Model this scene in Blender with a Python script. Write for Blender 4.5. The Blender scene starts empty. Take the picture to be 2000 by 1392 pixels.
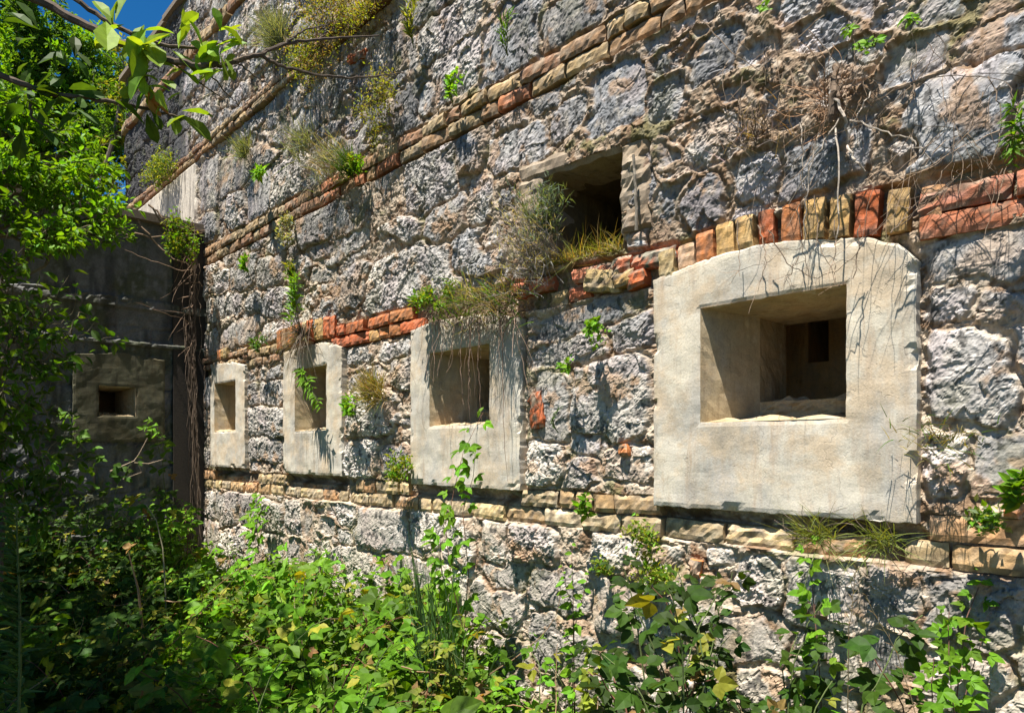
import bpy, math, random
import numpy as np
from mathutils import Vector

random.seed(7)
rng = np.random.default_rng(11)
sc = bpy.context.scene
COL = sc.collection

# ------------------------------------------------------------------ camera, sky, sun, exposure
EYE = 1.5
YAW = math.radians(45.94)
cam_d = bpy.data.cameras.new("camera")
cam = bpy.data.objects.new("camera", cam_d)
COL.objects.link(cam)
cam.location = (0.0, -2.5, EYE)
cam.rotation_euler = (math.radians(90), 0, YAW)
cam_d.lens = 24.0
cam_d.sensor_width = 36.0
cam_d.shift_y = 0.09
cam_d.clip_start = 0.05
cam_d.clip_end = 3000
sc.camera = cam

SUN_TRAVEL = Vector((-0.05, 0.33, -1.0)).normalized()
to_sun = -SUN_TRAVEL
sun_el = math.asin(to_sun.z)
sun_az = math.atan2(to_sun.x, to_sun.y)
w = bpy.data.worlds.new("World")
sc.world = w
w.use_nodes = True
nt = w.node_tree
bg = nt.nodes["Background"]
sky = nt.nodes.new("ShaderNodeTexSky")
sky.sky_type = 'NISHITA'
sky.sun_disc = False
sky.sun_elevation = sun_el
sky.sun_rotation = sun_az
sky.altitude = 1500
sky.air_density = 1.0
sky.dust_density = 0.0
sky.ozone_density = 1.5
hs = nt.nodes.new('ShaderNodeHueSaturation')
hs.inputs['Saturation'].default_value = 1.4
nt.links.new(sky.outputs[0], hs.inputs['Color'])
nt.links.new(hs.outputs[0], bg.inputs[0])
bg.inputs[1].default_value = 0.05

sun_d = bpy.data.lights.new("sun", 'SUN')
sun_d.energy = 5.0
sun_d.angle = math.radians(0.5)
sun_d.color = (1.0, 0.94, 0.84)
sun = bpy.data.objects.new("sun", sun_d)
sun.rotation_euler = SUN_TRAVEL.to_track_quat('-Z', 'Y').to_euler()
sun.location = (-1, -6, 12)
COL.objects.link(sun)

sc.view_settings.view_transform = 'Standard'
sc.view_settings.look = 'None'
sc.view_settings.gamma = 1.0
sc.view_settings.exposure = 1.4
sc.render.engine = 'CYCLES'
sc.cycles.use_denoising = True
sc.cycles.max_bounces = 8
sc.cycles.diffuse_bounces = 4
sc.cycles.transparent_max_bounces = 8

# ------------------------------------------------------------------ photograph pixel -> place
AX = np.array([-math.sin(YAW), math.cos(YAW), 0.0])
RT = np.array([math.cos(YAW), math.sin(YAW), 0.0])
UP = np.array([0, 0, 1.0])
CAM = np.array([0, -2.5, EYE])
F = 1333.3

def ray(px, py):
    return AX * F + RT * (px - 1000.0) + UP * (876.0 - py)

def W(px, py, y=0.0):
    """point of the picture on the plane parallel to the fort wall at y"""
    d = ray(px, py)
    return CAM + d * ((y + 2.5) / d[1])

def A(px, py, x=-6.95):
    """point of the picture on the plane of the side wall"""
    d = ray(px, py)
    return CAM + d * (x / d[0])

def P(px, py, depth):
    return CAM + ray(px, py) * (depth / F)

# ------------------------------------------------------------------ noise
def gn(x, y, seed):
    x = np.asarray(x, dtype=np.float64); y = np.asarray(y, dtype=np.float64)
    xi = np.floor(x).astype(np.int64); yi = np.floor(y).astype(np.int64)
    fx = (x - xi).astype(np.float32); fy = (y - yi).astype(np.float32)
    def g(ix, iy, dx, dy):
        h = (ix * 374761393 + iy * 668265263 + seed * 974634777) & 0xffffffff
        h = ((h ^ (h >> 13)) * 1274126177) & 0xffffffff
        h = h ^ (h >> 16)
        a = (h & 0xffff).astype(np.float32) * np.float32(2 * math.pi / 65536)
        return np.cos(a) * dx + np.sin(a) * dy
    u = fx * fx * fx * (fx * (fx * 6 - 15) + 10)
    v = fy * fy * fy * (fy * (fy * 6 - 15) + 10)
    a = g(xi, yi, fx, fy); b = g(xi + 1, yi, fx - 1, fy)
    c = g(xi, yi + 1, fx, fy - 1); d = g(xi + 1, yi + 1, fx - 1, fy - 1)
    return ((a + (b - a) * u) * (1 - v) + (c + (d - c) * u) * v) * np.float32(1.4)

def fbm(x, y, octaves, seed, gain=0.5):
    s = 0; a = 1.0; f = 1.0
    for k in range(octaves):
        s = s + a * gn(x * f, y * f, seed + k * 17)
        a *= gain; f *= 2.03
    return s

def rid(x, y, octaves, seed, gain=0.5):
    s = 0; a = 1.0; f = 1.0
    for k in range(octaves):
        s = s + a * (1 - 2 * np.abs(gn(x * f, y * f, seed + k * 17)))
        a *= gain; f *= 2.07
    return s

def facet(x, y, seed):
    """broken-stone facets: every cell is a small tilted plane"""
    xi = np.floor(x).astype(np.int64); yi = np.floor(y).astype(np.int64)
    best = np.full(x.shape, 9.0, np.float32); hh = np.zeros(x.shape, np.float32)
    for i in (-1, 0, 1):
        for j in (-1, 0, 1):
            cx = xi + i; cy = yi + j
            h = (cx * 374761393 + cy * 668265263 + seed * 974634777) & 0xffffffff
            h = ((h ^ (h >> 13)) * 1274126177) & 0xffffffff
            h = h ^ (h >> 16)
            jx = (h & 255).astype(np.float32) / 255; jy = ((h >> 8) & 255).astype(np.float32) / 255
            dx = (x - cx).astype(np.float32) - jx; dy = (y - cy).astype(np.float32) - jy
            d = np.abs(dx) * .6 + np.sqrt(dx * dx + dy * dy)
            a = ((h >> 16) & 255).astype(np.float32) * np.float32(2 * math.pi / 255)
            o = ((h >> 24) & 255).astype(np.float32) / 255 - .5
            pl = o * .8 + (np.cos(a) * dx + np.sin(a) * dy) * .9
            c = d < best
            hh = np.where(c, pl, hh); best = np.where(c, d, best)
    return hh

def sst(a, b, x):
    t = np.clip((x - a) / (b - a), 0, 1)
    return t * t * (3 - 2 * t)

def mixc(c, d, t):
    t = np.asarray(t)[..., None]
    return c * (1 - t) + np.asarray(d) * t

# ------------------------------------------------------------------ objects
def link(o, parent=None):
    COL.objects.link(o)
    if parent is not None:
        o.parent = parent
        o.matrix_parent_inverse = parent.matrix_world.inverted() if False else o.matrix_parent_inverse
    return o

def tag(o, label=None, cat=None, group=None, kind=None):
    if label: o['label'] = label
    if cat: o['category'] = cat
    if group: o['group'] = group
    if kind: o['kind'] = kind
    return o

def thing(name, label, cat, loc=(0, 0, 0), group=None, kind=None):
    o = bpy.data.objects.new(name, None)
    o.location = [float(v) for v in loc]
    o.empty_display_size = 0.1
    COL.objects.link(o)
    return tag(o, label, cat, group, kind)

def mesh_obj(name, V, T, mat, parent=None, col=None, smooth=False):
    """one mesh object from world-space vertices V and triangles / quads T"""
    V = np.asarray(V, dtype=np.float32).reshape(-1, 3)
    T = np.asarray(T, dtype=np.int32)
    if parent is not None:
        V = V - np.array(parent.location, dtype=np.float32)[None, :] if parent.parent is None else V - np.array(parent.parent.location, dtype=np.float32)[None, :] - np.array(parent.location, dtype=np.float32)[None, :]
    k = T.shape[1]
    me = bpy.data.meshes.new(name)
    me.vertices.add(len(V)); me.vertices.foreach_set("co", V.ravel())
    me.loops.add(T.size); me.loops.foreach_set("vertex_index", T.ravel())
    me.polygons.add(len(T))
    me.polygons.foreach_set("loop_start", np.arange(len(T), dtype=np.int32) * k)
    try:
        me.polygons.foreach_set("loop_total", np.full(len(T), k, dtype=np.int32))
    except Exception:
        pass
    me.polygons.foreach_set("use_smooth", np.full(len(T), bool(smooth)))
    if col is not None:
        c = np.ones((len(V), 4), dtype=np.float32)
        c[:, :3] = np.clip(np.broadcast_to(np.asarray(col, dtype=np.float32), (len(V), 3)), 0.003, 0.95)
        at = me.color_attributes.new("col", 'FLOAT_COLOR', 'POINT')
        at.data.foreach_set("color", c.ravel())
    me.update(calc_edges=True)
    me.materials.append(mat)
    o = bpy.data.objects.new(name, me)
    return link(o, parent)

class MB:
    """collects triangles with vertex colours"""
    def __init__(s):
        s.v = []; s.t = []; s.c = []; s.n = 0
    def add(s, V, T, col):
        V = np.asarray(V, dtype=np.float32).reshape(-1, 3)
        T = np.asarray(T, dtype=np.int64)
        if T.shape[1] == 4:
            T = np.concatenate([T[:, [0, 1, 2]], T[:, [0, 2, 3]]])
        s.v.append(V); s.t.append(T + s.n)
        s.c.append(np.broadcast_to(np.asarray(col, dtype=np.float32), (len(V), 3)).copy())
        s.n += len(V)
    def build(s, name, mat, parent=None, smooth=False):
        if not s.v:
            return None
        return mesh_obj(name, np.concatenate(s.v), np.concatenate(s.t), mat, parent, np.concatenate(s.c), smooth)
    def tube(s, pts, r0, r1, col, sides=5, wob=0.0):
        pts = np.asarray(pts, dtype=np.float64)
        n = len(pts)
        if n < 2: return
        t = np.gradient(pts, axis=0)
        t /= np.linalg.norm(t, axis=1)[:, None] + 1e-9
        ref = np.array([0.31, 0.52, 0.79])
        a = np.cross(t, ref); a /= np.linalg.norm(a, axis=1)[:, None] + 1e-9
        b = np.cross(t, a)
        r = np.linspace(r0, r1, n)
        if wob: r = r * (1 + wob * rng.uniform(-1, 1, n))
        ang = np.arange(sides) * 2 * math.pi / sides
        V = pts[:, None, :] + r[:, None, None] * (np.cos(ang)[None, :, None] * a[:, None, :] + np.sin(ang)[None, :, None] * b[:, None, :])
        i = np.arange(n - 1)[:, None] * sides; j = np.arange(sides)[None, :]; j2 = (j + 1) % sides
        Q = np.stack([i + j, i + j2, i + sides + j2, i + sides + j], axis=-1).reshape(-1, 4)
        cc = np.asarray(col) * rng.uniform(0.8, 1.2, (n * sides, 1)) if np.ndim(col) == 1 else col
        s.add(V.reshape(-1, 3), Q, cc)
    def leaves(s, Pp, D, N, L, Wd, col, shape='ovate', bend=0.12):
        """many leaves at once: base points, directions, normals, lengths, widths, colours"""
        Pp = np.asarray(Pp, dtype=np.float64).reshape(-1, 3)
        n = len(Pp)
        if n == 0: return
        D = np.broadcast_to(np.asarray(D, dtype=np.float64), (n, 3)); N = np.broadcast_to(np.asarray(N, dtype=np.float64), (n, 3))
        D = D / (np.linalg.norm(D, axis=1)[:, None] + 1e-9)
        N = N - D * np.sum(N * D, axis=1)[:, None]
        N = N / (np.linalg.norm(N, axis=1)[:, None] + 1e-9)
        S = np.cross(D, N)
        L = np.broadcast_to(np.asarray(L, dtype=np.float64), (n,)); Wd = np.broadcast_to(np.asarray(Wd, dtype=np.float64), (n,))
        if shape == 'ovate':
            tp = np.array([(0, 0, 0), (.15, .3, .03), (.42, .5, .05), (.75, .3, .0), (1, 0, -.12), (.75, -.3, .0), (.42, -.5, .05), (.15, -.3, .03), (.45, 0, -.05)])
            tr = np.array([(0, 1, 8), (1, 2, 8), (2, 3, 8), (3, 4, 8), (4, 5, 8), (5, 6, 8), (6, 7, 8), (7, 0, 8)])
        elif shape == 'obovate':
            tp = np.array([(0, 0, 0), (.3, .2, .03), (.65, .48, .05), (.88, .36, .0), (1, 0, -.08), (.88, -.36, .0), (.65, -.48, .05), (.3, -.2, .03), (.6, 0, -.05)])
            tr = np.array([(0, 1, 8), (1, 2, 8), (2, 3, 8), (3, 4, 8), (4, 5, 8), (5, 6, 8), (6, 7, 8), (7, 0, 8)])
        elif shape == 'lance':
            tp = np.array([(0, 0, 0), (.4, .5, .06), (1, 0, -.2), (.4, -.5, .06), (.5, 0, -.02)])
            tr = np.array([(0, 1, 4), (1, 2, 4), (2, 3, 4), (3, 0, 4)])
        else:
            tp = np.array([(0, 0, 0), (.45, .5, .06), (1, 0, -.08), (.45, -.5, .06)])
            tr = np.array([(0, 1, 2), (0, 2, 3)])
        k = len(tp)
        bn = bend * rng.uniform(0.2, 2.0, n)
        V = (Pp[:, None, :] + D[:, None, :] * (tp[None, :, 0] * L[:, None])[..., None]
             + S[:, None, :] * (tp[None, :, 1] * Wd[:, None])[..., None]
             + N[:, None, :] * ((tp[None, :, 2] - bn[:, None] * tp[None, :, 0] ** 2) * L[:, None])[..., None])
        T = (np.arange(n)[:, None, None] * k + tr[None]).reshape(-1, 3)
        col = np.broadcast_to(np.asarray(col, dtype=np.float64), (n, 3))
        s.add(V.reshape(-1, 3), T, np.repeat(col, k, axis=0))
    def blades(s, B, tip, sag, width, col, seg=5):
        """curving grass blades / needles: base points, tip offsets, sideways sag vectors"""
        B = np.asarray(B, dtype=np.float64).reshape(-1, 3); n = len(B)
        tip = np.broadcast_to(np.asarray(tip, dtype=np.float64), (n, 3)); sag = np.broadcast_to(np.asarray(sag, dtype=np.float64), (n, 3))
        width = np.broadcast_to(np.asarray(width, dtype=np.float64), (n,))
        tt = np.linspace(0, 1, seg)
        C = B[:, None, :] + tip[:, None, :] * tt[None, :, None] + sag[:, None, :] * (tt ** 2)[None, :, None]
        sd = np.cross(tip, rng.normal(0, 1, (n, 3))); sd /= np.linalg.norm(sd, axis=1)[:, None] + 1e-9
        wv = width[:, None] * np.clip(1 - tt ** 1.6, 0.06, 1)[None, :]
        V = np.stack([C + sd[:, None, :] * wv[..., None] * .5, C - sd[:, None, :] * wv[..., None] * .5], axis=2).reshape(-1, 3)
        i = np.arange(seg - 1)
        q = np.stack([2 * i, 2 * i + 1, 2 * i + 3, 2 * i + 2], axis=-1)
        Q = (np.arange(n)[:, None, None] * (2 * seg) + q[None]).reshape(-1, 4)
        col = np.broadcast_to(np.asarray(col, dtype=np.float64), (n, 3))
        s.add(V, Q, np.repeat(col, 2 * seg, axis=0))

# ------------------------------------------------------------------ materials
def new_mat(name):
    m = bpy.data.materials.new(name); m.use_nodes = True
    n = m.node_tree.nodes; l = m.node_tree.links
    return m, n, l, n["Principled BSDF"]

def nd(n, t, **kw):
    x = n.new(t)
    for k, v in kw.items():
        if k in x.inputs.keys() if isinstance(k, str) else False:
            x.inputs[k].default_value = v
        else:
            setattr(x, k, v)
    return x

def stone_material(name, bump=0.5, bscale=55, dist=0.006, rough=0.95):
    m, n, l, b = new_mat(name)
    at = nd(n, "ShaderNodeAttribute", attribute_name="col")
    geo = n.new("ShaderNodeNewGeometry")
    nz = n.new("ShaderNodeTexNoise"); nz.inputs["Scale"].default_value = bscale; nz.inputs["Detail"].default_value = 8; nz.inputs["Roughness"].default_value = 0.7
    l.new(geo.outputs["Position"], nz.inputs["Vector"])
    ramp = n.new("ShaderNodeMapRange"); ramp.inputs[1].default_value = 0.3; ramp.inputs[2].default_value = 0.7; ramp.inputs[3].default_value = 0.72; ramp.inputs[4].default_value = 1.28
    l.new(nz.outputs["Fac"], ramp.inputs[0])
    vm = nd(n, "ShaderNodeVectorMath", operation='SCALE')
    l.new(at.outputs["Color"], vm.inputs[0]); l.new(ramp.outputs[0], vm.inputs["Scale"])
    l.new(vm.outputs[0], b.inputs["Base Color"])
    b.inputs["Roughness"].default_value = rough
    b.inputs["Specular IOR Level"].default_value = 0.2
    bp = n.new("ShaderNodeBump"); bp.inputs["Strength"].default_value = bump; bp.inputs["Distance"].default_value = dist
    l.new(nz.outputs["Fac"], bp.inputs["Height"]); l.new(bp.outputs[0], b.inputs["Normal"])
    return m

M_STONE = stone_material("rubble_stone", 0.6, 60, 0.005)
M_BRICK = stone_material("old_brick", 0.6, 90, 0.004)
M_BARK = stone_material("bark", 0.5, 80, 0.003)
M_SOIL = stone_material("soil", 0.8, 20, 0.02)

def leaf_material():
    m, n, l, b = new_mat("leaf")
    at = nd(n, "ShaderNodeAttribute", attribute_name="col")
    geo = n.new("ShaderNodeNewGeometry")
    nz = n.new("ShaderNodeTexNoise"); nz.inputs["Scale"].default_value = 60; nz.inputs["Detail"].default_value = 3
    l.new(geo.outputs["Position"], nz.inputs["Vector"])
    rr = n.new("ShaderNodeMapRange"); rr.inputs[1].default_value = .3; rr.inputs[2].default_value = .7; rr.inputs[3].default_value = .8; rr.inputs[4].default_value = 1.2
    l.new(nz.outputs["Fac"], rr.inputs[0])
    vm = nd(n, "ShaderNodeVectorMath", operation='SCALE')
    l.new(at.outputs["Color"], vm.inputs[0]); l.new(rr.outputs[0], vm.inputs["Scale"])
    l.new(vm.outputs[0], b.inputs["Base Color"])
    b.inputs["Roughness"].default_value = 0.55; b.inputs["Specular IOR Level"].default_value = 0.18
    tr = n.new("ShaderNodeBsdfTranslucent")
    mx = nd(n, "ShaderNodeVectorMath", operation='MULTIPLY'); mx.inputs[1].default_value = (1.7, 1.45, 0.35)
    l.new(vm.outputs[0], mx.inputs[0]); l.new(mx.outputs[0], tr.inputs["Color"])
    ms = n.new("ShaderNodeMixShader"); ms.inputs[0].default_value = 0.42
    l.new(b.outputs[0], ms.inputs[1]); l.new(tr.outputs[0], ms.inputs[2])
    l.new(ms.outputs[0], n["Material Output"].inputs[0])
    return m
M_LEAF = leaf_material()

def concrete_material(name, c1, c2, stain, efflo=.8):
    m, n, l, b = new_mat(name)
    geo = n.new("ShaderNodeNewGeometry")
    def noise(scale, detail, rough, vec=(1, 1, 1)):
        mp = n.new("ShaderNodeMapping"); mp.inputs["Scale"].default_value = vec
        l.new(geo.outputs["Position"], mp.inputs["Vector"])
        z = n.new("ShaderNodeTexNoise"); z.inputs["Scale"].default_value = scale; z.inputs["Detail"].default_value = detail; z.inputs["Roughness"].default_value = rough
        l.new(mp.outputs[0], z.inputs["Vector"]); return z
    def rng_(src, a, bb, c=0., d=1.):
        r = n.new("ShaderNodeMapRange"); r.inputs[1].default_value = a; r.inputs[2].default_value = bb; r.inputs[3].default_value = c; r.inputs[4].default_value = d
        l.new(src, r.inputs[0]); return r.outputs[0]
    def mix(f, a, bcol, mode='MIX'):
        x = n.new("ShaderNodeMix"); x.data_type = 'RGBA'; x.blend_type = mode
        l.new(f, x.inputs[0]) if not isinstance(f, float) else setattr(x.inputs[0], "default_value", f)
        for i, v in ((6, a), (7, bcol)):
            if isinstance(v, tuple): x.inputs[i].default_value = (*v, 1)
            else: l.new(v, x.inputs[i])
        return x.outputs[2]
    big = noise(3.0, 5, 0.6)
    mid = noise(11, 6, 0.65, (1, 1, 0.55))
    board = noise(13, 6, 0.8, (0.5, 0.5, 4.0))
    drip = noise(7, 6, 0.7, (2.2, 2.2, 0.30))
    fine = noise(120, 6, 0.75)
    c = mix(rng_(big.outputs["Fac"], .38, .62), c1, c2)
    c = mix(rng_(drip.outputs["Fac"], .50, .66, 0, .8), c, stain)
    c = mix(rng_(board.outputs["Fac"], .56, .78, 0, .16), c, tuple(v * .72 for v in c2))
    c = mix(rng_(mid.outputs["Fac"], .57, .72, 0, .55 * efflo), c, (.62, .60, .55))
    blo = noise(5, 6, .7)
    c = mix(rng_(blo.outputs["Fac"], .47, .60, 0, .9), c, tuple(v * k_ for v, k_ in zip(c1, (.88, .78, .69))))
    blg = noise(4.3, 6, .72, (1.3, 1.3, .7))
    c = mix(rng_(blg.outputs["Fac"], .50, .66, 0, .7), c, tuple(.45 * v + .5 * .7 * sum(c1) / 3 for v in c2))
    old = noise(2.6, 8, .72, (1, 1, .6))
    c = mix(rng_(old.outputs["Fac"], .50, .68, 0, .6), c, tuple(v * .52 for v in c2))
    grit = noise(55, 4, .8)
    c = mix(rng_(grit.outputs["Fac"], .60, .72, 0, .45), c, tuple(v * .55 for v in c2))
    pit = n.new("ShaderNodeTexVoronoi"); pit.inputs["Scale"].default_value = 38; l.new(geo.outputs["Position"], pit.inputs["Vector"])
    pk = rng_(pit.outputs["Distance"], .03, .12, 0.72, 1)
    vor = n.new("ShaderNodeTexVoronoi"); vor.feature = 'DISTANCE_TO_EDGE'; vor.inputs["Scale"].default_value = 2.3
    wv = nd(n, "ShaderNodeVectorMath", operation='ADD')
    wn = noise(5, 4, .6); sc_ = nd(n, "ShaderNodeVectorMath", operation='SCALE'); sc_.inputs["Scale"].default_value = .22
    l.new(wn.outputs["Color"], sc_.inputs[0]); l.new(geo.outputs["Position"], wv.inputs[0]); l.new(sc_.outputs[0], wv.inputs[1]); l.new(wv.outputs[0], vor.inputs["Vector"])
    crack = rng_(vor.outputs["Distance"], .0, .003, .66, 1)
    fr = rng_(fine.outputs["Fac"], .3, .7, .82, 1.16)
    k = nd(n, "ShaderNodeMath", operation='MULTIPLY'); l.new(pk, k.inputs[0]); l.new(crack, k.inputs[1])
    k2 = nd(n, "ShaderNodeMath", operation='MULTIPLY'); l.new(k.outputs[0], k2.inputs[0]); l.new(fr, k2.inputs[1])
    vs = nd(n, "ShaderNodeVectorMath", operation='SCALE'); l.new(c, vs.inputs[0]); l.new(k2.outputs[0], vs.inputs["Scale"])
    l.new(vs.outputs[0], b.inputs["Base Color"])
    b.inputs["Roughness"].default_value = .93; b.inputs["Specular IOR Level"].default_value = .2
    h = nd(n, "ShaderNodeMath", operation='ADD'); l.new(mid.outputs["Fac"], h.inputs[0]); l.new(k2.outputs[0], h.inputs[1])
    h2 = nd(n, "ShaderNodeMath", operation='ADD'); l.new(h.outputs[0], h2.inputs[0]); l.new(blo.outputs["Fac"], h2.inputs[1])
    bp = n.new("ShaderNodeBump"); bp.inputs["Strength"].default_value = .45; bp.inputs["Distance"].default_value = .004
    l.new(h2.outputs[0], bp.inputs["Height"]); l.new(bp.outputs[0], b.inputs["Normal"])
    return m
M_CONC = concrete_material("pale_concrete", (.595, .54, .435), (.50, .47, .41), (.42, .32, .23))
M_DARKCONC = concrete_material("dark_olive_concrete", (.12, .115, .075), (.085, .08, .05), (.045, .04, .028), .1)  # much darker olive tone for the side wall's frame
M_INNER = concrete_material("ochre_plaster", (.78, .60, .36), (.66, .48, .27), (.40, .27, .14), .5)

# ------------------------------------------------------------------ ground
gx = np.linspace(-60, 60, 121); gy = np.linspace(-60, 60, 121)
GX, GY = np.meshgrid(gx, gy)
near = np.exp(-((GX + 3) ** 2 + (GY + 1.5) ** 2) / 60)
GZ = 0.10 * fbm(GX * .7, GY * .7, 4, 3) * near + 0.6 * gn(GX * .05, GY * .05, 9) * (1 - near) - 0.02
gi = np.arange(120)[:, None] * 121 + np.arange(120)[None, :]
GQ = np.stack([gi, gi + 1, gi + 122, gi + 121], axis=-1).reshape(-1, 4)
gc = mixc(np.broadcast_to(np.array([.045, .032, .018]), (GX.size, 3)), (.05, .06, .02), sst(-.2, .4, gn(GX.ravel() * 1.3, GY.ravel() * 1.3, 5)))
tag(mesh_obj("ground", np.stack([GX, GY, GZ], -1).reshape(-1, 3), GQ, M_SOIL, None, gc, True), kind='structure')

# ------------------------------------------------------------------ the fort wall: rubble masonry
# frames: x0, x1, bottom, opening x0 x1 z0 z1 , outline of the top (all heights above eye level)
def fr(xl, xr, bl, br, ox0, ox1, otl, obl, top, yf=-.032):
    """a frame's outline and hole, read off the picture and put on the frame's own plane"""
    X_ = lambda x, y: float(W(x, y, yf)[0]); Z_ = lambda x, y: float(W(x, y, yf)[2]) - EYE
    x0, x1 = X_(xl, 780), X_(xr, 780)
    tp = [(X_(*q), Z_(*q)) for q in top]; tp[0] = (x0, tp[0][1]); tp[-1] = (x1, tp[-1][1])
    return dict(x0=x0, x1=x1, b=.5 * (Z_(xl, bl) + Z_(xr, br)), top=tp, o=(X_(ox0, 750), X_(ox1, 750), Z_(ox0, obl), Z_(ox0, otl)))
FR = [
    fr(410, 477, 910, 914, 418, 459, 750, 843, [(410, 712), (430, 710), (451, 706), (477, 713)]),
    fr(552, 666, 922, 931, 575, 636, 723, 842, [(552, 688), (590, 677), (626, 668), (650, 670), (666, 677)]),
    fr(801, 1014, 943, 960, 838, 955, 690, 832, [(801, 647), (837, 630), (900, 618), (960, 612), (1014, 622)]),
    fr(1276, 1789, 987, 1022, 1367, 1652, 602, 825, [(1276, 548), (1362, 511), (1398, 499), (1500, 474), (1609, 466), (1699, 465), (1757, 477), (1789, 505)]),
]
UPO = (-2.36, -1.856, .92, 1.365)                       # the upper opening
BANDS = [(-.385, -.20), (.70, .88), (1.78, 1.965), (2.87, 3.00), (3.95, 4.06)]
WTOP = 4.66

STONES_PX = []
def zst(ox, oy, sc_, items):
    for a, b, c, d in items:
        STONES_PX.append((ox + a / sc_, ox + b / sc_, oy + c / sc_, oy + d / sc_))
S7 = 1949 / 700.0; S4 = 1949 / 420.0
zst(1300, 0, S7, [(200, 410, 0, 100), (720, 1060, 90, 275), (1140, 1300, 20, 170), (1310, 1600, 0, 150), (1640, 1990, 110, 315),
    (110, 420, 230, 450), (840, 1190, 260, 480), (1210, 1510, 230, 440), (1370, 1870, 400, 880), (0, 390, 670, 930), (370, 620, 850, 1090),
    (640, 1090, 720, 1010), (0, 265, 1000, 1270), (-60, 130, 420, 640), (1260, 1380, 740, 890), (560, 625, 490, 640), (1690, 2000, -60, 70), (1880, 2100, 420, 830), (430, 620, -60, 60)])
zst(1300, 450, S7, [(1440, 1960, 60, 300), (1430, 1700, 310, 480), (1440, 1960, 570, 1000), (1420, 1640, 1100, 1392), (1660, 1960, 1090, 1420), (1710, 2000, 330, 500)])
zst(1300, 892, S7, [(385, 640, 550, 800), (650, 1050, 590, 930), (1060, 1370, 600, 930), (1470, 1960, 660, 1030), (250, 660, 880, 1120), (50, 240, 620, 760),
    (1040, 1380, 980, 1200), (400, 700, 1140, 1390), (1420, 1860, 1060, 1380), (720, 1030, 960, 1250), (-10, 240, 790, 1010)])
zst(650, 0, S7, [(500, 790, 20, 290), (820, 1125, 20, 400), (1140, 1450, -20, 210), (560, 825, 230, 510), (225, 375, 200, 400), (0, 180, 340, 620), (0, 320, 660, 830),
    (465, 555, 470, 620), (870, 1050, 620, 720), (1080, 1240, 480, 600), (680, 840, 710, 930), (860, 1150, 710, 900), (200, 390, 920, 1210), (405, 670, 800, 1140),
    (0, 190, 1070, 1300), (225, 490, 1190, 1370), (505, 725, 1120, 1350), (740, 860, 970, 1200), (1180, 1420, 560, 720), (1760, 1960, 260, 400), (1600, 1740, 810, 1090),
    (1790, 1960, 760, 930), (1780, 1960, 970, 1290), (770, 910, 1250, 1400)])
zst(650, 450, S7, [(210, 640, 90, 480), (0, 190, 170, 420), (-20, 200, -10, 150), (650, 900, 0, 230), (1100, 1580, 430, 560), (1110, 1480, 580, 740), (1490, 1720, 490, 640), (1310, 1690, 710, 1110),
    (1040, 1290, 1160, 1370), (1130, 1310, 790, 1130), (1430, 1710, 1190, 1350), (1250, 1430, 1230, 1392), (250, 415, 600, 690), (60, 235, 630, 720), (330, 420, 700, 860),
    (80, 330, 890, 1110), (80, 245, 1140, 1340), (260, 420, 1180, 1330), (990, 1120, 480, 570), (1280, 1480, 1090, 1200)])
zst(0, 450, S7, [(1350, 1440, 755, 825), (1350, 1410, 830, 950), (1425, 1530, 830, 940), (1335, 1535, 970, 1110), (1365, 1530, 1130, 1250), (1130, 1250, 180, 330), (1270, 1400, 120, 300),
    (1410, 1530, 150, 300), (1220, 1420, 490, 620), (1430, 1690, 480, 590), (1150, 1330, 350, 470), (1340, 1600, 330, 460), (1230, 1340, 650, 720), (1450, 1530, 750, 820)])
zst(650, 892, S7, [(980, 1190, 380, 590), (830, 960, 340, 570), (1420, 1700, 430, 630), (820, 1060, 590, 730), (1090, 1380, 610, 830), (1440, 1800, 690, 990), (830, 1080, 980, 1200),
    (0, 130, 230, 350), (150, 390, 250, 500), (440, 640, 300, 480), (1700, 1900, 500, 650), (1100, 1400, 900, 1150), (0, 250, 520, 800), (300, 560, 560, 800)])
zst(380, 0, S4, [(230, 500, 640, 800), (330, 480, 790, 960), (0, 200, 900, 1180), (640, 850, 860, 1010), (900, 1120, 950, 1180), (1000, 1280, 770, 960), (1290, 1500, 700, 1040), (1660, 1860, 370, 660), (1380, 1560, 620, 900),
    (1440, 1690, 360, 480), (240, 470, 960, 1120), (20, 190, 1180, 1300), (440, 630, 1060, 1200), (600, 830, 1180, 1400), (1240, 1600, 1060, 1320), (100, 300, 640, 860), (0, 190, 0, 150), (500, 830, 380, 600)])
zst(380, 250, S4, [(545, 800, 60, 320), (720, 1020, 310, 640), (300, 480, 600, 900), (480, 700, 480, 780), (240, 500, 250, 560), (80, 220, 320, 690), (1190, 1480, 0, 190), (1060, 1200, 140, 270), (1500, 1780, 0, 130),
    (960, 1330, 640, 1040), (1340, 1560, 600, 950), (1600, 1900, 420, 850), (680, 900, 980, 1120), (1050, 1430, 1040, 1180), (1640, 1949, 900, 1160), (280, 430, 1080, 1270), (480, 640, 1030, 1120), (900, 1050, 1180, 1390), (1060, 1280, 1290, 1392), (1300, 1620, 1120, 1260)])

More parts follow.
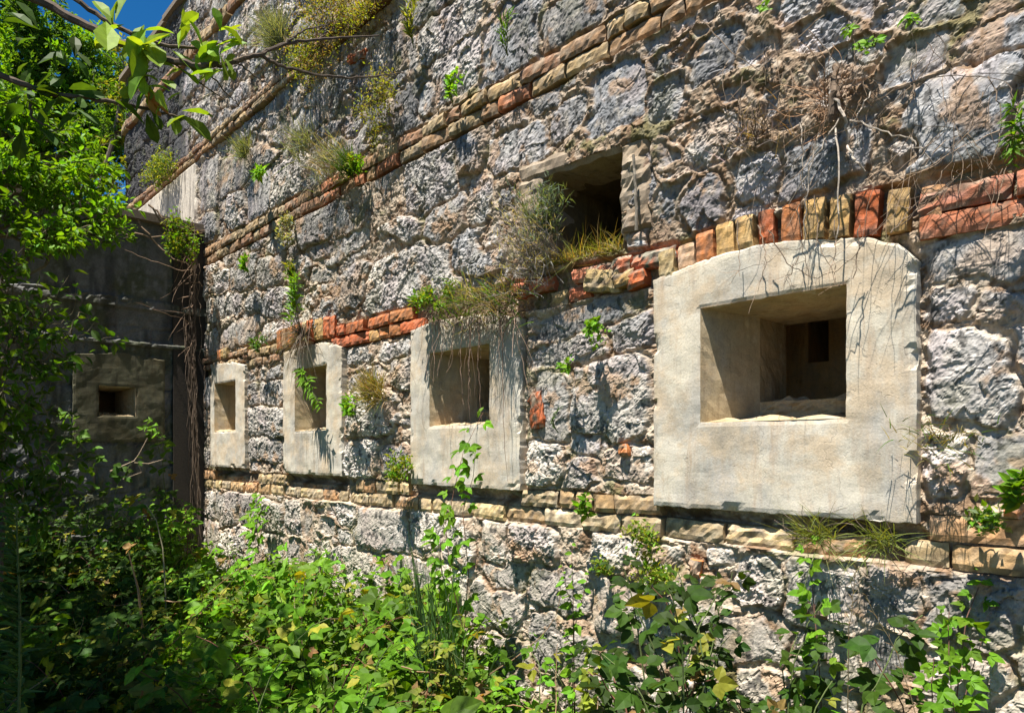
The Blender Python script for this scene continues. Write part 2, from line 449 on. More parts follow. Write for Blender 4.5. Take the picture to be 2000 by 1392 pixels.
rects = []            # cx, cz, a, b (world, z above eye)
for x0, x1, y0, y1 in STONES_PX:
    xm, ym = (x0 + x1) / 2, (y0 + y1) / 2
    p0 = W(x0, ym); p1 = W(x1, ym); q0 = W(xm, y0); q1 = W(xm, y1)
    cx = (p0[0] + p1[0]) / 2
    rects.append((cx, (q0[2] + q1[2]) / 2 - EYE, abs(p1[0] - p0[0]) / 2 * 1.06, abs(q0[2] - q1[2]) / 2 * 1.05, True))
def overl(cx, cz, a, b):
    s = 0
    for r in rects:
        ox = min(cx + a, r[0] + r[2]) - max(cx - a, r[0] - r[2]); oz = min(cz + b, r[1] + r[3]) - max(cz - b, r[1] - r[3])
        if ox > 0 and oz > 0: s += ox * oz
    return s / (4 * a * b)
def free(cx, cz, a, b):
    for f in FR:
        if cx + a > f['x0'] and cx - a < f['x1'] and cz + b > f['b'] and cz - b < .72: return False
    if cx + a * .6 > UPO[0] - .12 and cx - a * .6 < UPO[1] and cz + b * .6 > UPO[2] and cz - b * .6 < UPO[3] + .08: return False
    return True
R = random.Random(5)
zones = [(-1.62, -.39), (-.19, .69), (.89, 1.77), (1.975, 2.86), (3.01, 3.94), (4.07, 4.6)]
for z0, z1 in zones:                                   # coursed blocks
    z = z0
    nrow = max(1, round((z1 - z0) / R.uniform(.24, .34)))
    hs = [R.uniform(.8, 1.25) for _ in range(nrow)]; tot = sum(hs)
    for h in hs:
        h = h / tot * (z1 - z0)
        x = -9.7 + R.uniform(0, .3)
        while x < 1.3:
            wd = R.uniform(.2, .5) if R.random() < .8 else R.uniform(.12, .2)
            hh = h * R.uniform(.8, 1.0); cx = x + wd / 2; cz = z + h / 2 + R.uniform(-.02, .02)
            if free(cx, cz, wd / 2, hh / 2) and overl(cx, cz, wd / 2, hh / 2) < .22:
                rects.append((cx, cz, wd / 2, hh / 2, False))
            x += wd
        z += h
for k in range(8000):                                  # small stones in the gaps
    a = R.uniform(.03, .10); b = a * R.uniform(.5, 1.0)
    cx = R.uniform(-9.5, 1.2); cz = R.uniform(-1.6, 4.6)
    if any(z0 - b * .3 < cz < z1 + b * .3 for z0, z1 in BANDS): continue
    if free(cx, cz, a, b) and overl(cx, cz, a, b) < .10: rects.append((cx, cz, a, b, False))

def steps(a, b, fn):
    o = [a]
    while o[-1] < b: o.append(o[-1] + fn(o[-1]))
    return np.array(o)
gxs = steps(-9.6, 1.5, lambda x: .028 if x > -.15 else .0042 + .0009 * max(0, -x - .4))
gzs = steps(-1.55, WTOP, lambda z: .0055 if z < 1.9 else .0085)
def rubble(gxs, gzs, rects, seed, bands, far=1.0):
    X, Z = np.meshgrid(gxs.astype(np.float32), gzs.astype(np.float32))
    shp = X.shape
    wx = X + .032 * gn(X * 3.3, Z * 3.3, seed) + .020 * gn(X * 11, Z * 11, seed + 1) + .005 * gn(X * 34, Z * 34, seed + 2)
    wz = Z + .028 * gn(X * 3.1, Z * 3.1, seed + 3) + .018 * gn(X * 12, Z * 12, seed + 4) + .004 * gn(X * 36, Z * 36, seed + 5)
    d1 = np.full(shp, 9., np.float32); d2 = np.full(shp, 9., np.float32); idx = np.full(shp, -1, np.int32)
    fac = np.zeros(shp, np.float32)
    r2 = np.random.default_rng(seed)
    n = len(rects)
    prot = r2.uniform(.013, .034, n); size = np.array([min(r[2], r[3]) for r in rects])
    prot = prot * np.clip(size / .12, .45, 1.15)
    for i, r in enumerate(rects):
        cx, cz, a, b = r[:4]
        i0, i1 = np.searchsorted(gxs, [cx - a * 1.5 - .05, cx + a * 1.5 + .05]); j0, j1 = np.searchsorted(gzs, [cz - b * 1.5 - .05, cz + b * 1.5 + .05])
        if i1 <= i0 or j1 <= j0: continue
        sl = (slice(j0, j1), slice(i0, i1))
        rot = r2.normal(0, .10)
        u = (wx[sl] - cx) / a; v = (wz[sl] - cz - rot * (wx[sl] - cx)) / b
        p = r2.uniform(3.2, 6.5)
        # cut corners off: irregular outline
        d = (np.abs(u) ** p + np.abs(v) ** p) ** (1 / p)
        for q in range(3):
            an = r2.uniform(0, 2 * math.pi); off = r2.uniform(1.0, 1.35)
            d = np.maximum(d, (u * math.cos(an) + v * math.sin(an)) / off)
        f = np.full(u.shape, 9., np.float32)
        for q in range(5):
            an = r2.uniform(0, 2 * math.pi); g = r2.uniform(.0, .45)
            f = np.minimum(f, 1 + r2.uniform(-.12, .2) + g * (u * math.cos(an) + v * math.sin(an)))
        D1 = d1[sl]; D2 = d2[sl]; I = idx[sl]; FA = fac[sl]
        cl = d < D1
        D2[...] = np.where(cl, D1, np.minimum(D2, d)); D1[...] = np.where(cl, d, D1)
        I[...] = np.where(cl, i, I); FA[...] = np.where(cl, f, FA)
    ok = idx >= 0
    sz = np.where(ok, size[idx], .1); pr = np.where(ok, prot[idx], 0)
    e = np.minimum((1.20 - d1) * sz, .5 * (d2 - d1) * sz - .002)
    bd = np.full(shp, 9., np.float32)
    for z0, z1 in bands:
        wob = .012 * gn(X * 4, Z * 0 + z0, seed + 77)
        bd = np.minimum(bd, np.maximum(z0 - Z + wob, Z - z1 - wob))
    e = np.minimum(e, bd * 1.0)
    m = sst(0.0, .011, e)
    body = sst(.0, .05, e)
    return X, Z, d1, d2, idx, fac, e, m, body, pr, bd, wx, wz

X, Z, d1, d2, idx, fac, e, m, body, pr, bd, wx, wz = rubble(gxs, gzs, rects, 21, BANDS)
# surface relief of the stones
n_lo = fbm(X * 6, Z * 6, 3, 101)
# fractured ridges, slanting
ca, sa = math.cos(.6), math.sin(.6)
U = (X * ca + Z * sa) + .05 * gn(X * 9, Z * 9, 140); Vv = (-X * sa + Z * ca) + .05 * gn(X * 8, Z * 8, 141)
n_rd = rid(U * 7, Vv * 17, 4, 111, .55)
n_hi = fbm(X * 45, Z * 45, 3, 121, .6)
n_md = rid(X * 19 + .4 * n_lo, Z * 19, 3, 131, .55)
n_vh = fbm(X * 90, Z * 90, 2, 125)
fc1 = facet(U * 8 + .3 * n_lo, Vv * 12, 501); fc2 = facet(U * 24, Vv * 36 + .4 * n_lo, 503)
chis = rid(U * 14, Vv * 26, 3, 115, .6)
amp = np.where(idx >= 0, np.random.default_rng(5).uniform(.35, 1.25, len(rects))[idx], 1).astype(np.float32)
h_st = m * (pr * np.clip(fac, .35, 1.3) * (.7 + .3 * body)) + m * amp * (.006 * n_lo + .0022 * n_rd + .0022 * n_md + .0024 * chis + .0026 * n_hi + .0016 * n_vh + .011 * fc1 + .0048 * fc2)
mort = .004 + .008 * facet(X * 16 + .5 * n_lo, Z * 20, 507) + .007 * fbm(X * 9, Z * 9, 4, 151, .6) + .003 * n_md + .003 * n_hi
fill = sst(.05, .5, gn(X * 1.1, Z * 1.1, 161) + .8 * np.exp(-((X + 1.6) ** 2 / .9 + (Z - 1.75) ** 2 / .25)))          # thick smeared mortar
mort = mort + fill * .024 * (1 - sst(.0, .02, -bd) )
joint = (1 - m) * sst(.02, -.0, np.abs(e)) * .011 * (1 - .6 * fill)
h = np.maximum(h_st + m * -.004, 0) * m + mort * (1 - m) - joint
in_band = sst(.0, -.015, bd)
h = h * (1 - in_band) + in_band * (-.030 + .008 * n_md)
for f in FR:
    gap = sst(f['x0'] - .03, f['x0'] + .01, X) * sst(f['x1'] + .03, f['x1'] - .01, X) * sst(f['b'] - .075, f['b'] - .055, Z) * sst(f['b'] + .03, f['b'] + .0, Z)
    h = h - .05 * gap
# crevice round the frames
for f in FR:
    tz = np.interp(gxs, [t[0] for t in f['top']], [t[1] for t in f['top']])
    dd = np.maximum(np.maximum(f['x0'] - X, X - f['x1']), np.maximum(f['b'] - Z, Z - tz[None, :]))
    t = sst(.055, .0, dd + .02 * gn(X * 14, Z * 14, 171))
    h = h * (1 - t) + t * (-.035 + .012 * n_md)
Y = -h
# colours
nst = len(rects)
r3 = np.random.default_rng(77)
tone = r3.uniform(0, 1, nst); lum = r3.uniform(.68, 1.3, nst)
blue = np.array([.215, .218, .23]); warm = np.array([.45, .41, .36]); mauve = np.array([.34, .295, .295])
right_up = sst(-4.5, -1.2, X) * sst(.3, 1.0, Z)                       # bluer limestone to the upper right
low = sst(.2, -.6, Z)
tt = np.where(idx >= 0, tone[idx], .5)
tw = np.clip(.55 + .5 * (tt - .5) - .55 * right_up - .2 * low * (tt > .4) + .35 * gn(X * 2.2, Z * 2.2, 201), 0, 1)
c = mixc(np.broadcast_to(blue, X.shape + (3,)), warm, tw)
c = mixc(c, mauve, .65 * sst(.0, .5, gn(X * 3.7, Z * 3.7, 203)))
c = c * (np.where(idx >= 0, lum[idx], 1.)[..., None])
c = c * (1 + .16 * low - .14 * sst(-2.2, -.6, X) * sst(.75, .4, Z))[..., None]
c = c * (1 + (.10 * low)[..., None] * np.array([.5, .0, -.8]))
rusty = np.where(idx >= 0, r3.uniform(0, 1, nst)[idx], 1)
c = mixc(c, (.34, .235, .15), .55 * (rusty < .16) * sst(-.3, .3, gn(X * 6, Z * 6, 205)))
c = c * (1 + .22 * n_lo + .14 * n_hi + .10 * n_rd)[..., None]
pale = sst(.28, .6, fbm(X * 13, Z * 13, 4, 211, .65))
c = mixc(c, (.44, .395, .34), .5 * pale)
lich = sst(.26, .56, fbm(X * 21, Z * 15, 4, 221, .7) + .12 * gn(X * 1.4, Z * 1.4, 222))
c = mixc(c, (.05, .05, .05), .8 * lich)
ora = sst(.30, .58, fbm(X * 5, Z * 5, 4, 231, .6))
c = mixc(c, (.36, .22, .12), .6 * ora)
mc0 = mixc(np.broadcast_to(np.array([.40, .325, .245]), X.shape + (3,)), (.27, .20, .14), right_up)
mc = mixc(mc0, (.20, .13, .08), sst(-.2, .45, fbm(X * 7, Z * 7, 4, 241, .6)))
mc = mixc(mc, (.44, .38, .31), .5 * sst(.1, .5, fbm(X * 16, Z * 16, 3, 251, .6)))
mc = mc * (1 + .25 * n_hi)[..., None]
cm = sst(.0, .016, e + .010 * n_hi) * (1 - in_band)
c = c * cm[..., None] + mc * (1 - cm)[..., None]
dirt = in_band * sst(-.3, .3, gn(X * 5, Z * 5, 261))
c = mixc(c, (.10, .07, .04), .6 * dirt)
# black algae streaks running down; the far upper end is darkened all over
streak = sst(.05, .45, fbm(X * 14, Z * 1.1, 4, 271, .6) + .25 * gn(X * .9, Z * .9, 272))
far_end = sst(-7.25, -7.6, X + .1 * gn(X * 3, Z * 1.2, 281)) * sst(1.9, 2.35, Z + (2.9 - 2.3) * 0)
upst = sst(1.3, 2.6, Z)
c = mixc(c, (.05, .05, .055), .55 * streak * upst)
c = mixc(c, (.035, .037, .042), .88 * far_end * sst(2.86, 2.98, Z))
# moss
moss = sst(.32, .6, fbm(X * 4, Z * 4, 5, 291, .6) + .3 * sst(-.4, -1.2, Z)) * (1 - .6 * m)
c = mixc(c, (.10, .11, .035), .6 * moss)
# plaster skin left on the far end under the second brick course
pl = sst(-7.0, -7.12, X + .03 * gn(X * 6, Z * 6, 301)) * sst(2.89, 2.83, Z) * sst(1.9, 2.1, Z)
Y = Y * (1 - pl) + pl * (-.045 + .003 * gn(X * 40, Z * 6, 303))
pc = mixc(np.broadcast_to(np.array([.50, .45, .38]), X.shape + (3,)), (.17, .15, .13), .8 * sst(.0, .5, fbm(X * 22, Z * 1.6, 4, 311, .65)))
c = c * (1 - pl)[..., None] + pc * pl[..., None]

WV = np.stack([X, Y, Z + EYE], -1).reshape(-1, 3)
nzr, nxr = X.shape
keep = np.ones((nzr - 1, nxr - 1), bool)
xc = .5 * (gxs[1:] + gxs[:-1]); zc = .5 * (gzs[1:] + gzs[:-1])
def cut(x0, x1, z0, z1):
    keep[np.ix_((zc > z0) & (zc < z1), (xc > x0) & (xc < x1))] = False
for f in FR:
    o = f['o']; cut(o[0] - .05, o[1] + .05, o[2] - .05, o[3] + .05)
cut(UPO[0], UPO[1], UPO[2], UPO[3])
ii, jj = np.nonzero(keep)
b0 = ii * nxr + jj
WQ = np.stack([b0, b0 + 1, b0 + nxr + 1, b0 + nxr], -1)
fort = thing("fort_wall", "tall sunlit rubble stone fort wall with brick courses and concrete embrasures", "wall", (-4, 0, 0))
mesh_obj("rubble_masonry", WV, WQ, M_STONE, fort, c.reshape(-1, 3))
del WV, WQ

# body of the wall behind its face, its left end and its top
def box(mb, x0, x1, y0, y1, z0, z1, col, skip=()):
    v = [(x0, y0, z0), (x1, y0, z0), (x1, y1, z0), (x0, y1, z0), (x0, y0, z1), (x1, y0, z1), (x1, y1, z1), (x0, y1, z1)]
    q = dict(b=(3, 2, 1, 0), t=(4, 5, 6, 7), f=(0, 1, 5, 4), r=(1, 2, 6, 5), k=(2, 3, 7, 6), l=(3, 0, 4, 7))
    mb.add(v, [q[k] for k in q if k not in skip], col)
mb = MB()
box(mb, -9.6, -9.45, .0, 2.6, -.05, WTOP + EYE, (.22, .2, .18))
box(mb, -9.6, 1.5, 2.5, 2.6, -.05, WTOP + EYE, (.2, .19, .17))
box(mb, 1.35, 1.5, .06, 2.5, -.05, WTOP + EYE, (.2, .19, .17))
mb.build("core", M_STONE, fort)
mb = MB()
x = -9.66
while x < 1.5:                                         # coping slabs
    L = random.uniform(.5, .9)
    o_ = random.uniform(-.02, .02)
    box(mb, x, x + L - .012, -.055 + o_, 2.6, WTOP + EYE - .01, WTOP + EYE + .05 + o_ * .5, np.array([.22, .18, .14]) * random.uniform(.8, 1.15))
    x += L
mb.build("coping", M_STONE, fort)

# ------------------------------------------------------------------ bricks
PAL = [(.50, .13, .045), (.52, .19, .065), (.47, .29, .11), (.37, .20, .10), (.50, .36, .17), (.31, .15, .09), (.52, .33, .2)]
def brick(mb, cx, cz, L, H, y, rot=0, col=None, wear=.5, n=None):
    nx = n or max(5, int(L / .02)); nz = max(4, int(H / .018))
    u = np.linspace(-1, 1, nx + 1); v = np.linspace(-1, 1, nz + 1)
    Uu, Vv2 = np.meshgrid(u, v)
    s1, s2 = random.uniform(0, 90), random.uniform(0, 90)
    lx = Uu * L / 2; lz = Vv2 * H / 2
    rr = .003 + .005 * wear
    ex = np.clip((np.abs(lx) - (L / 2 - rr)) / rr, 0, 1); ez = np.clip((np.abs(lz) - (H / 2 - rr)) / rr, 0, 1)
    dep = rr * (ex ** 2 + ez ** 2) * .8 + (.004 + .007 * wear) * np.abs(fbm(lx * 20 + s1, lz * 26 + s2, 4, 7))
    dep = dep + .016 * wear * sst(.25, .6, gn(lx * 13 + s2, lz * 17 + s1, 8)) * np.maximum(ex, ez)
    lx = lx + .004 * wear * gn(lx * 25 + s2, lz * 25, 4) * 2; lz = lz + .003 * wear * gn(lx * 25 + s1, lz * 25 + 5, 6) * 2
    dy = y + dep + random.uniform(-.1, .1) * lx
    c_, s_ = math.cos(rot), math.sin(rot)
    wxx = cx + lx * c_ - lz * s_; wzz = cz + lx * s_ + lz * c_ + EYE
    V = np.stack([wxx, dy, wzz], -1).reshape(-1, 3)
    q = np.arange(nz)[:, None] * (nx + 1) + np.arange(nx)[None, :]
    Q = np.stack([q, q + 1, q + nx + 2, q + nx + 1], -1).reshape(-1, 4)
    base = np.array(col if col is not None else random.choice(PAL)) * random.uniform(.78, 1.15)
    nn = fbm(lx * 18 + s1, lz * 30 + s2, 4, 31, .65).ravel()
    cc = mixc(np.broadcast_to(base, (len(V), 3)), base * np.array([1.15, 1.25, 1.4]) + .05, .8 * sst(.1, .6, nn))
    cc = mixc(cc, (.12, .09, .06), .65 * sst(.15, .6, -nn) * (.4 + wear))
    cc = mixc(cc, np.array([.36, .30, .23]) * random.uniform(.7, 1.1), .65 * wear * sst(.2, .5, fbm(lx * 11 + s2, lz * 17 + s1, 4, 33, .65).ravel() + .25 * (ez.ravel() + ex.ravel() * .5) * wear))
    cc = mixc(cc, (.07, .06, .05), .6 * sst(.25, .6, fbm(lx * 30 + s2, lz * 12 + s1, 3, 35, .65).ravel()))
    mb.add(V, Q, cc)
    # sides back into the joint
    ring = np.concatenate([np.arange(nx + 1), np.arange(1, nz + 1) * (nx + 1) + nx, nz * (nx + 1) + np.arange(nx - 1, -1, -1), np.arange(nz - 1, 0, -1) * (nx + 1)])
    rv = V[ring]; bv = rv.copy(); bv[:, 1] = y + .11
    k = len(ring); a = np.arange(k); b2 = (a + 1) % k
    mb.add(np.concatenate([rv, bv]), np.stack([a, a + k, b2 + k, b2], -1), base * .8)

def course(name, x0, x1, z0, z1, rows, y=-.022, skip=(), wear=.5, lens=(.26, .125), pal=None, ph=.5, dens=1.0, skip_rows=(0, 1)):
    mb = MB()
    hh = (z1 - z0) / rows
    for r in range(rows):
        x = x0 - random.uniform(0, .1)
        while x < x1:
            L = (lens[0] if random.random() < ph else lens[1]) * random.uniform(.85, 1.12)
            cx = x + L / 2; cz = z0 + hh * (r + .5)
            if not (r in skip_rows and any(a < cx < b for a, b in skip)) and random.random() < dens:
                brick(mb, cx, cz + random.uniform(-.004, .004), L - .012, hh - .010, y + random.uniform(-.007, .009) - (.008 if r == rows - 1 else 0),
                      random.uniform(-.02, .02), random.choice(pal) if pal else None, wear * random.uniform(.6, 1.5))
            x += L
    return mb.build(name, M_BRICK, fort)
YEL = [(.50, .36, .19), (.47, .31, .16), (.52, .40, .25), (.52, .29, .14), (.52, .33, .16), (.44, .33, .19), (.54, .40, .20)]
BRN = [(.33, .20, .11), (.38, .23, .12), (.42, .29, .15), (.30, .16, .09), (.37, .27, .15)]
course("brick_course", -7.0, 1.5, -.385, -.205, 2, pal=YEL, wear=.75, ph=.45, y=-.010, dens=.93, skip=[(f['x0'] - .04, f['x1'] + .04) for f in FR], skip_rows=(1,))
course("brick_course", -9.6, 1.5, 1.79, 1.955, 2, pal=BRN * 2 + [(.44, .17, .08), (.46, .33, .17)], wear=.8, ph=.75)
course("brick_course", -9.6, -1.5, 2.875, 2.995, 2, pal=BRN, wear=.7, ph=.7, y=-.05)
course("brick_course", -9.6, -1.5, 3.955, 4.055, 1, pal=BRN, wear=.7, ph=.7, y=-.05)
course("brick_course", -4.33, -3.50, .715, .875, 2, pal=[(.50, .15, .05), (.52, .20, .07), (.50, .28, .10), (.50, .13, .05)], wear=.3, ph=.5)
course("brick_course", -6.95, -6.0, .76, .88, 2, pal=BRN, wear=1.0)
course("brick_course", -5.97, -5.27, .70, .86, 2, pal=BRN, wear=.9)
course("brick_course", -2.5, -1.78, .70, .86, 2, pal=[(.45, .14, .07), (.40, .12, .07), (.47, .33, .16), (.44, .30, .15)], wear=1.2, dens=.6, ph=.4)
course("brick_course", -.66, 1.5, .665, .83, 2, pal=[(.45, .15, .07), (.47, .19, .08), (.44, .17, .10)], wear=.6, ph=.9)

mb = MB()                                               # the flat arch over the big embrasure
for x0, x1, y0, y1, cc in [(1283, 1316, 488, 543, 4), (1318, 1352, 474, 527, 6), (1354, 1392, 450, 513, 1), (1393, 1430, 432, 495, 2), (1432, 1470, 420, 485, 2), (1474, 1508, 408, 473, 0),
                           (1519, 1560, 395, 470, 1), (1566, 1610, 387, 466, 2), (1616, 1660, 380, 462, 2), (1663, 1716, 372, 460, 0), (1728, 1775, 367, 451, 2), (1790, 1840, 360, 447, 3)]:
    xm, ym = (x0 + x1) / 2, (y0 + y1) / 2
    p0, p1, q0, q1 = W(x0, ym, -.035), W(x1, ym, -.035), W(xm, y0, -.035), W(xm, y1, -.035)
    pc_ = W(xm, ym, -.035)
    brick(mb, pc_[0], pc_[2] - EYE, abs(p1[0] - p0[0]) * .90, abs(q0[2] - q1[2]) * .98, -.028 + random.uniform(-.008, .008), -(pc_[0] + 1.19) * .16, PAL[cc], .35)
mb.build("brick_arch", M_BRICK, fort)
for xa, xb, zc_, hh, n_ in ((-5.28, -4.36, .868, .15, 11), (-6.55, -6.3, .86, .09, 3)):
    mb = MB()
    for k in range(n_):
        xx = xa + (xb - xa) * (k + .5) / n_
        brick(mb, xx, zc_ + .02 - .09 * (xx - (xa + xb) / 2) ** 2, (xb - xa) / n_ - .01, hh, -.035 + random.uniform(-.01, .01), -(xx - (xa + xb) / 2) * .14, random.choice(PAL[:5]), .5)
    mb.build("brick_arch", M_BRICK, fort)
mb = MB()                                               # stray bricks bedded among the stones
for px, py, L, H, cc in [(1240, 545, .10, .07, 0), (1215, 545, .12, .06, 2), (1175, 548, .2, .10, 4), (1045, 800, .10, .18, 0), (1355, 1110, .05, .07, 1), (1215, 880, .05, .05, 1),
                         (1980, 990, .05, .06, 1), (695, 110, .2, .06, 0), (1590, 1190, .09, .05, 5)]:
    p = W(px, py, -.03)
    brick(mb, p[0], p[2] - EYE, L, H, -.04, random.uniform(-.2, .2), PAL[cc], 1.2)
mb.build("stray_brick_patch", M_BRICK, fort)

# ------------------------------------------------------------------ embrasures
def patch(fx, us, vs):
    U_, V_ = np.meshgrid(us, vs)
    return fx(U_, V_)
def frame(f, mat, parent, yf=-.055, seed=0, plane='x', name="concrete_surround", step=.018):
    """a concrete slab with a hole: four mapped patches, then its sides"""
    x0, x1, b = f['x0'], f['x1'], f['b']; ox0, ox1, oz0, oz1 = f['o']
    tx = [t[0] for t in f['top']]; tz = [t[1] for t in f['top']]
    def lin(a, b_):
        q = np.linspace(a, b_, max(2, int(abs(b_ - a) / step) + 1))
        return np.unique(np.concatenate([q, [a + (b_ - a) * .01, b_ - (b_ - a) * .01]]))
    xs = np.unique(np.concatenate([lin(x0, ox0), lin(ox0, ox1), lin(ox1, x1)]))
    s_lo, s_mid, s_hi = lin(b, oz0), lin(oz0, oz1), lin(0, 1) if False else np.concatenate([np.linspace(0, .97, 14), [.985, 1]])
    rows = [np.full_like(xs, z) for z in s_lo] + [np.full_like(xs, z) for z in s_mid[1:]]
    topz = np.interp(xs, tx, tz)
    for t in s_hi[1:]: rows.append(oz1 + (topz - oz1) * t)
    Zf = np.array(rows); Xf = np.broadcast_to(xs, Zf.shape).copy()
    nz_, nx_ = Zf.shape
    # in-plane chipping of the outline and of the hole's edge
    edge = np.minimum(np.minimum(Xf - x0, x1 - Xf), np.minimum(Zf - b, topz[None, :] - Zf))
    chip = np.clip(1 - edge / .03, 0, 1)
    Xj = Xf + chip * (.003 * gn(Xf * 14 + seed, Zf * 9, 41) + .003 * gn(Xf * 40, Zf * 40 + seed, 42)); Zj = Zf + chip * ((.003 + .001 * (Zf > oz1)) * gn(Xf * 11 + seed, Zf * 13, 43) + .004 * gn(Xf * 40 + seed, Zf * 40, 45))
    hole = np.maximum(np.maximum(ox0 - Xf, Xf - ox1), np.maximum(oz0 - Zf, Zf - oz1))
    hc = np.clip(1 - np.abs(hole) / .02, 0, 1)
    Zj = Zj + hc * .003 * gn(Xf * 22 + seed, Zf * 5, 47); Xj = Xj + hc * .003 * gn(Xf * 5 + seed, Zf * 22, 49)
    Yf = yf + .004 * fbm(Xf * 6 + seed, Zf * 6, 3, 51) + sst(.28, .62, gn(Xf * 8 + seed, Zf * 8, 57) + .4 * gn(Xf * 26 + seed, Zf * 26, 58)) * np.clip(1 - edge / .03, 0, 1) * .022 + sst(.3, .6, gn(Xf * 9 + seed, Zf * 9, 59)) * hc * .010 + np.clip(1 - edge / .008, 0, 1) * .004 * (1 + gn(Xf * 9 + seed, Zf * 9, 53)) + hc ** 2 * .004
    V = np.stack([Xj, Yf, Zj + EYE], -1).reshape(-1, 3)
    kp = np.ones((nz_ - 1, nx_ - 1), bool)
    xm = .5 * (xs[1:] + xs[:-1]); zr = np.concatenate([s_lo, s_mid[1:]])
    zi = np.arange(nz_ - 1)
    hz = (zi >= len(s_lo) - 1) & (zi < len(zr) - 1)
    kp[np.ix_(hz, (xm > ox0) & (xm < ox1))] = False
    i_, j_ = np.nonzero(kp); q = i_ * nx_ + j_
    Q = np.stack([q, q + 1, q + nx_ + 1, q + nx_], -1)
    # side walls from boundary edges
    ed = {}
    for a in Q:
        for k in range(4):
            e_ = (a[k], a[(k + 1) % 4]); ed[tuple(sorted(e_))] = None if tuple(sorted(e_)) in ed else e_
    be = [v for v in ed.values() if v is not None]
    nv = len(V); bk = V.copy(); bk[:, 1] = yf + .13
    Vall = np.concatenate([V, bk])
    SQ = np.array([(b_, a, a + nv, b_ + nv) for a, b_ in be])
    return mesh_obj(name, Vall, np.concatenate([Q, SQ]), mat, parent)

def sub_to_world(parent):
    return parent

def quadgrid(p00, p10, p11, p01, n, m_, amp=.004, sd=0, mb=None, col=(1, 1, 1)):
    u = np.linspace(0, 1, n + 1); v = np.linspace(0, 1, m_ + 1)
    U_, V_ = np.meshgrid(u, v); U_ = U_[..., None]; V_ = V_[..., None]
    p00, p10, p11, p01 = [np.asarray(p, float) for p in (p00, p10, p11, p01)]
    G = p00 * (1 - U_) * (1 - V_) + p10 * U_ * (1 - V_) + p11 * U_ * V_ + p01 * (1 - U_) * V_
    nrm = np.cross(p10 - p00, p01 - p00); nrm /= np.linalg.norm(nrm) + 1e-9
    ed = np.minimum(np.minimum(U_, 1 - U_) * n, np.minimum(V_, 1 - V_) * m_).clip(0, 1)
    amps = amp * fbm(U_[..., 0] * n * .35 + sd, V_[..., 0] * m_ * .35, 3, 61)[..., None] * ed
    G = G + nrm * amps
    q = np.arange(m_)[:, None] * (n + 1) + np.arange(n)[None, :]
    mb.add(G.reshape(-1, 3), np.stack([q, q + 1, q + n + 2, q + n + 1], -1).reshape(-1, 4), col)

def opening(o, yf, surround, sd, al=.42, ar=.02, T=.28, T2=.25, chx=(.75, .75), chz=(.5, .7), depth=1.5, niche=None, sill=.09, mat=None):
    """splayed reveal, straight throat and the dark room behind, as parts of the surround's wall"""
    x0, x1, z0, z1 = o; z0 += EYE; z1 += EYE
    ty = yf + T
    a = [(x0, yf + .003, z0), (x1, yf + .003, z0), (x1, yf + .003, z1), (x0, yf + .003, z1)]
    b = [(x0 + al * T, ty, z0 + sill * .25), (x1 - ar * T, ty, z0 + sill * .25), (x1 - ar * T, ty, z1 - .018), (x0 + al * T, ty, z1 - .018)]
    b2 = [(b[0][0], ty + .001, z0 + sill), (b[1][0], ty + .001, z0 + sill), b[2], b[3]]
    c_ = [(p[0], ty + T2, p[2]) for p in b2]
    mb = MB()
    for k, am in ((0, .024), (1, .006), (2, .005), (3, .004)):
        k2 = (k + 1) % 4
        quadgrid(a[k], a[k2], b[k2], b[k], 16, 10, am, sd + k, mb)
    quadgrid(b[0], b[1], b2[1], b2[0], 20, 6, .024, sd + 5, mb)
    for k in range(4):
        k2 = (k + 1) % 4
        quadgrid(b2[k], b2[k2], c_[k2], c_[k], 16, 10, .03 if k == 0 else .006, sd + 9 + k, mb)
    mb.build("reveal", mat or M_CONC2, surround)
    X0, X1, Z0, Z1, Y0, Y1 = x0 - chx[0], x1 + chx[1], z0 - chz[0], z1 + chz[1], ty + T2, ty + T2 + depth
    mb = MB()
    B = [(X0, Y0, Z0), (X1, Y0, Z0), (X1, Y0, Z1), (X0, Y0, Z1)]; C = [(p[0], Y1, p[2]) for p in B]
    for k in range(4):
        k2 = (k + 1) % 4
        quadgrid(B[k], B[k2], C[k2], C[k], 10, 10, .01, sd + 20 + k, mb)
    for k in range(4):                                   # front wall of the room round the throat
        k2 = (k + 1) % 4
        quadgrid(B[k], B[k2], c_[k2], c_[k], 8, 6, .0, sd + 30 + k, mb)
    if niche is None:
        quadgrid(C[0], C[1], C[2], C[3], 14, 14, .015, sd + 40, mb)
    else:
        nx0, nx1, nz0, nz1 = niche; nz0 += EYE; nz1 += EYE
        Nn = [(nx0, Y1, nz0), (nx1, Y1, nz0), (nx1, Y1, nz1), (nx0, Y1, nz1)]; N2 = [(p[0], Y1 + .5, p[2]) for p in Nn]
        for k in range(4):
            k2 = (k + 1) % 4
            quadgrid(C[k], C[k2], Nn[k2], Nn[k], 10, 8, .01, sd + 50 + k, mb)
            quadgrid(Nn[k], Nn[k2], N2[k2], N2[k], 3, 3, 0, sd + 60, mb)
        quadgrid(N2[0], N2[1], N2[2], N2[3], 3, 3, 0, sd + 70, mb)
    mb.build("chamber", M_INNER, surround)

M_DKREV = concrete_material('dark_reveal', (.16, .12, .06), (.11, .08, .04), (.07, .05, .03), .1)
M_CONC2 = concrete_material("reveal_concrete", (.50, .40, .26), (.40, .31, .18), (.22, .15, .08), .6)
for k, f in enumerate(FR):
    fo = frame(f, M_CONC, fort, -.032, seed=k * 13.7)
    nic = (-1.490, -1.385, .448, .674) if k == 3 else None
    opening(f['o'], -.032, fo, k * 31.0, niche=nic, chx=(.15, .15), chz=(.12, .15), depth=.6)
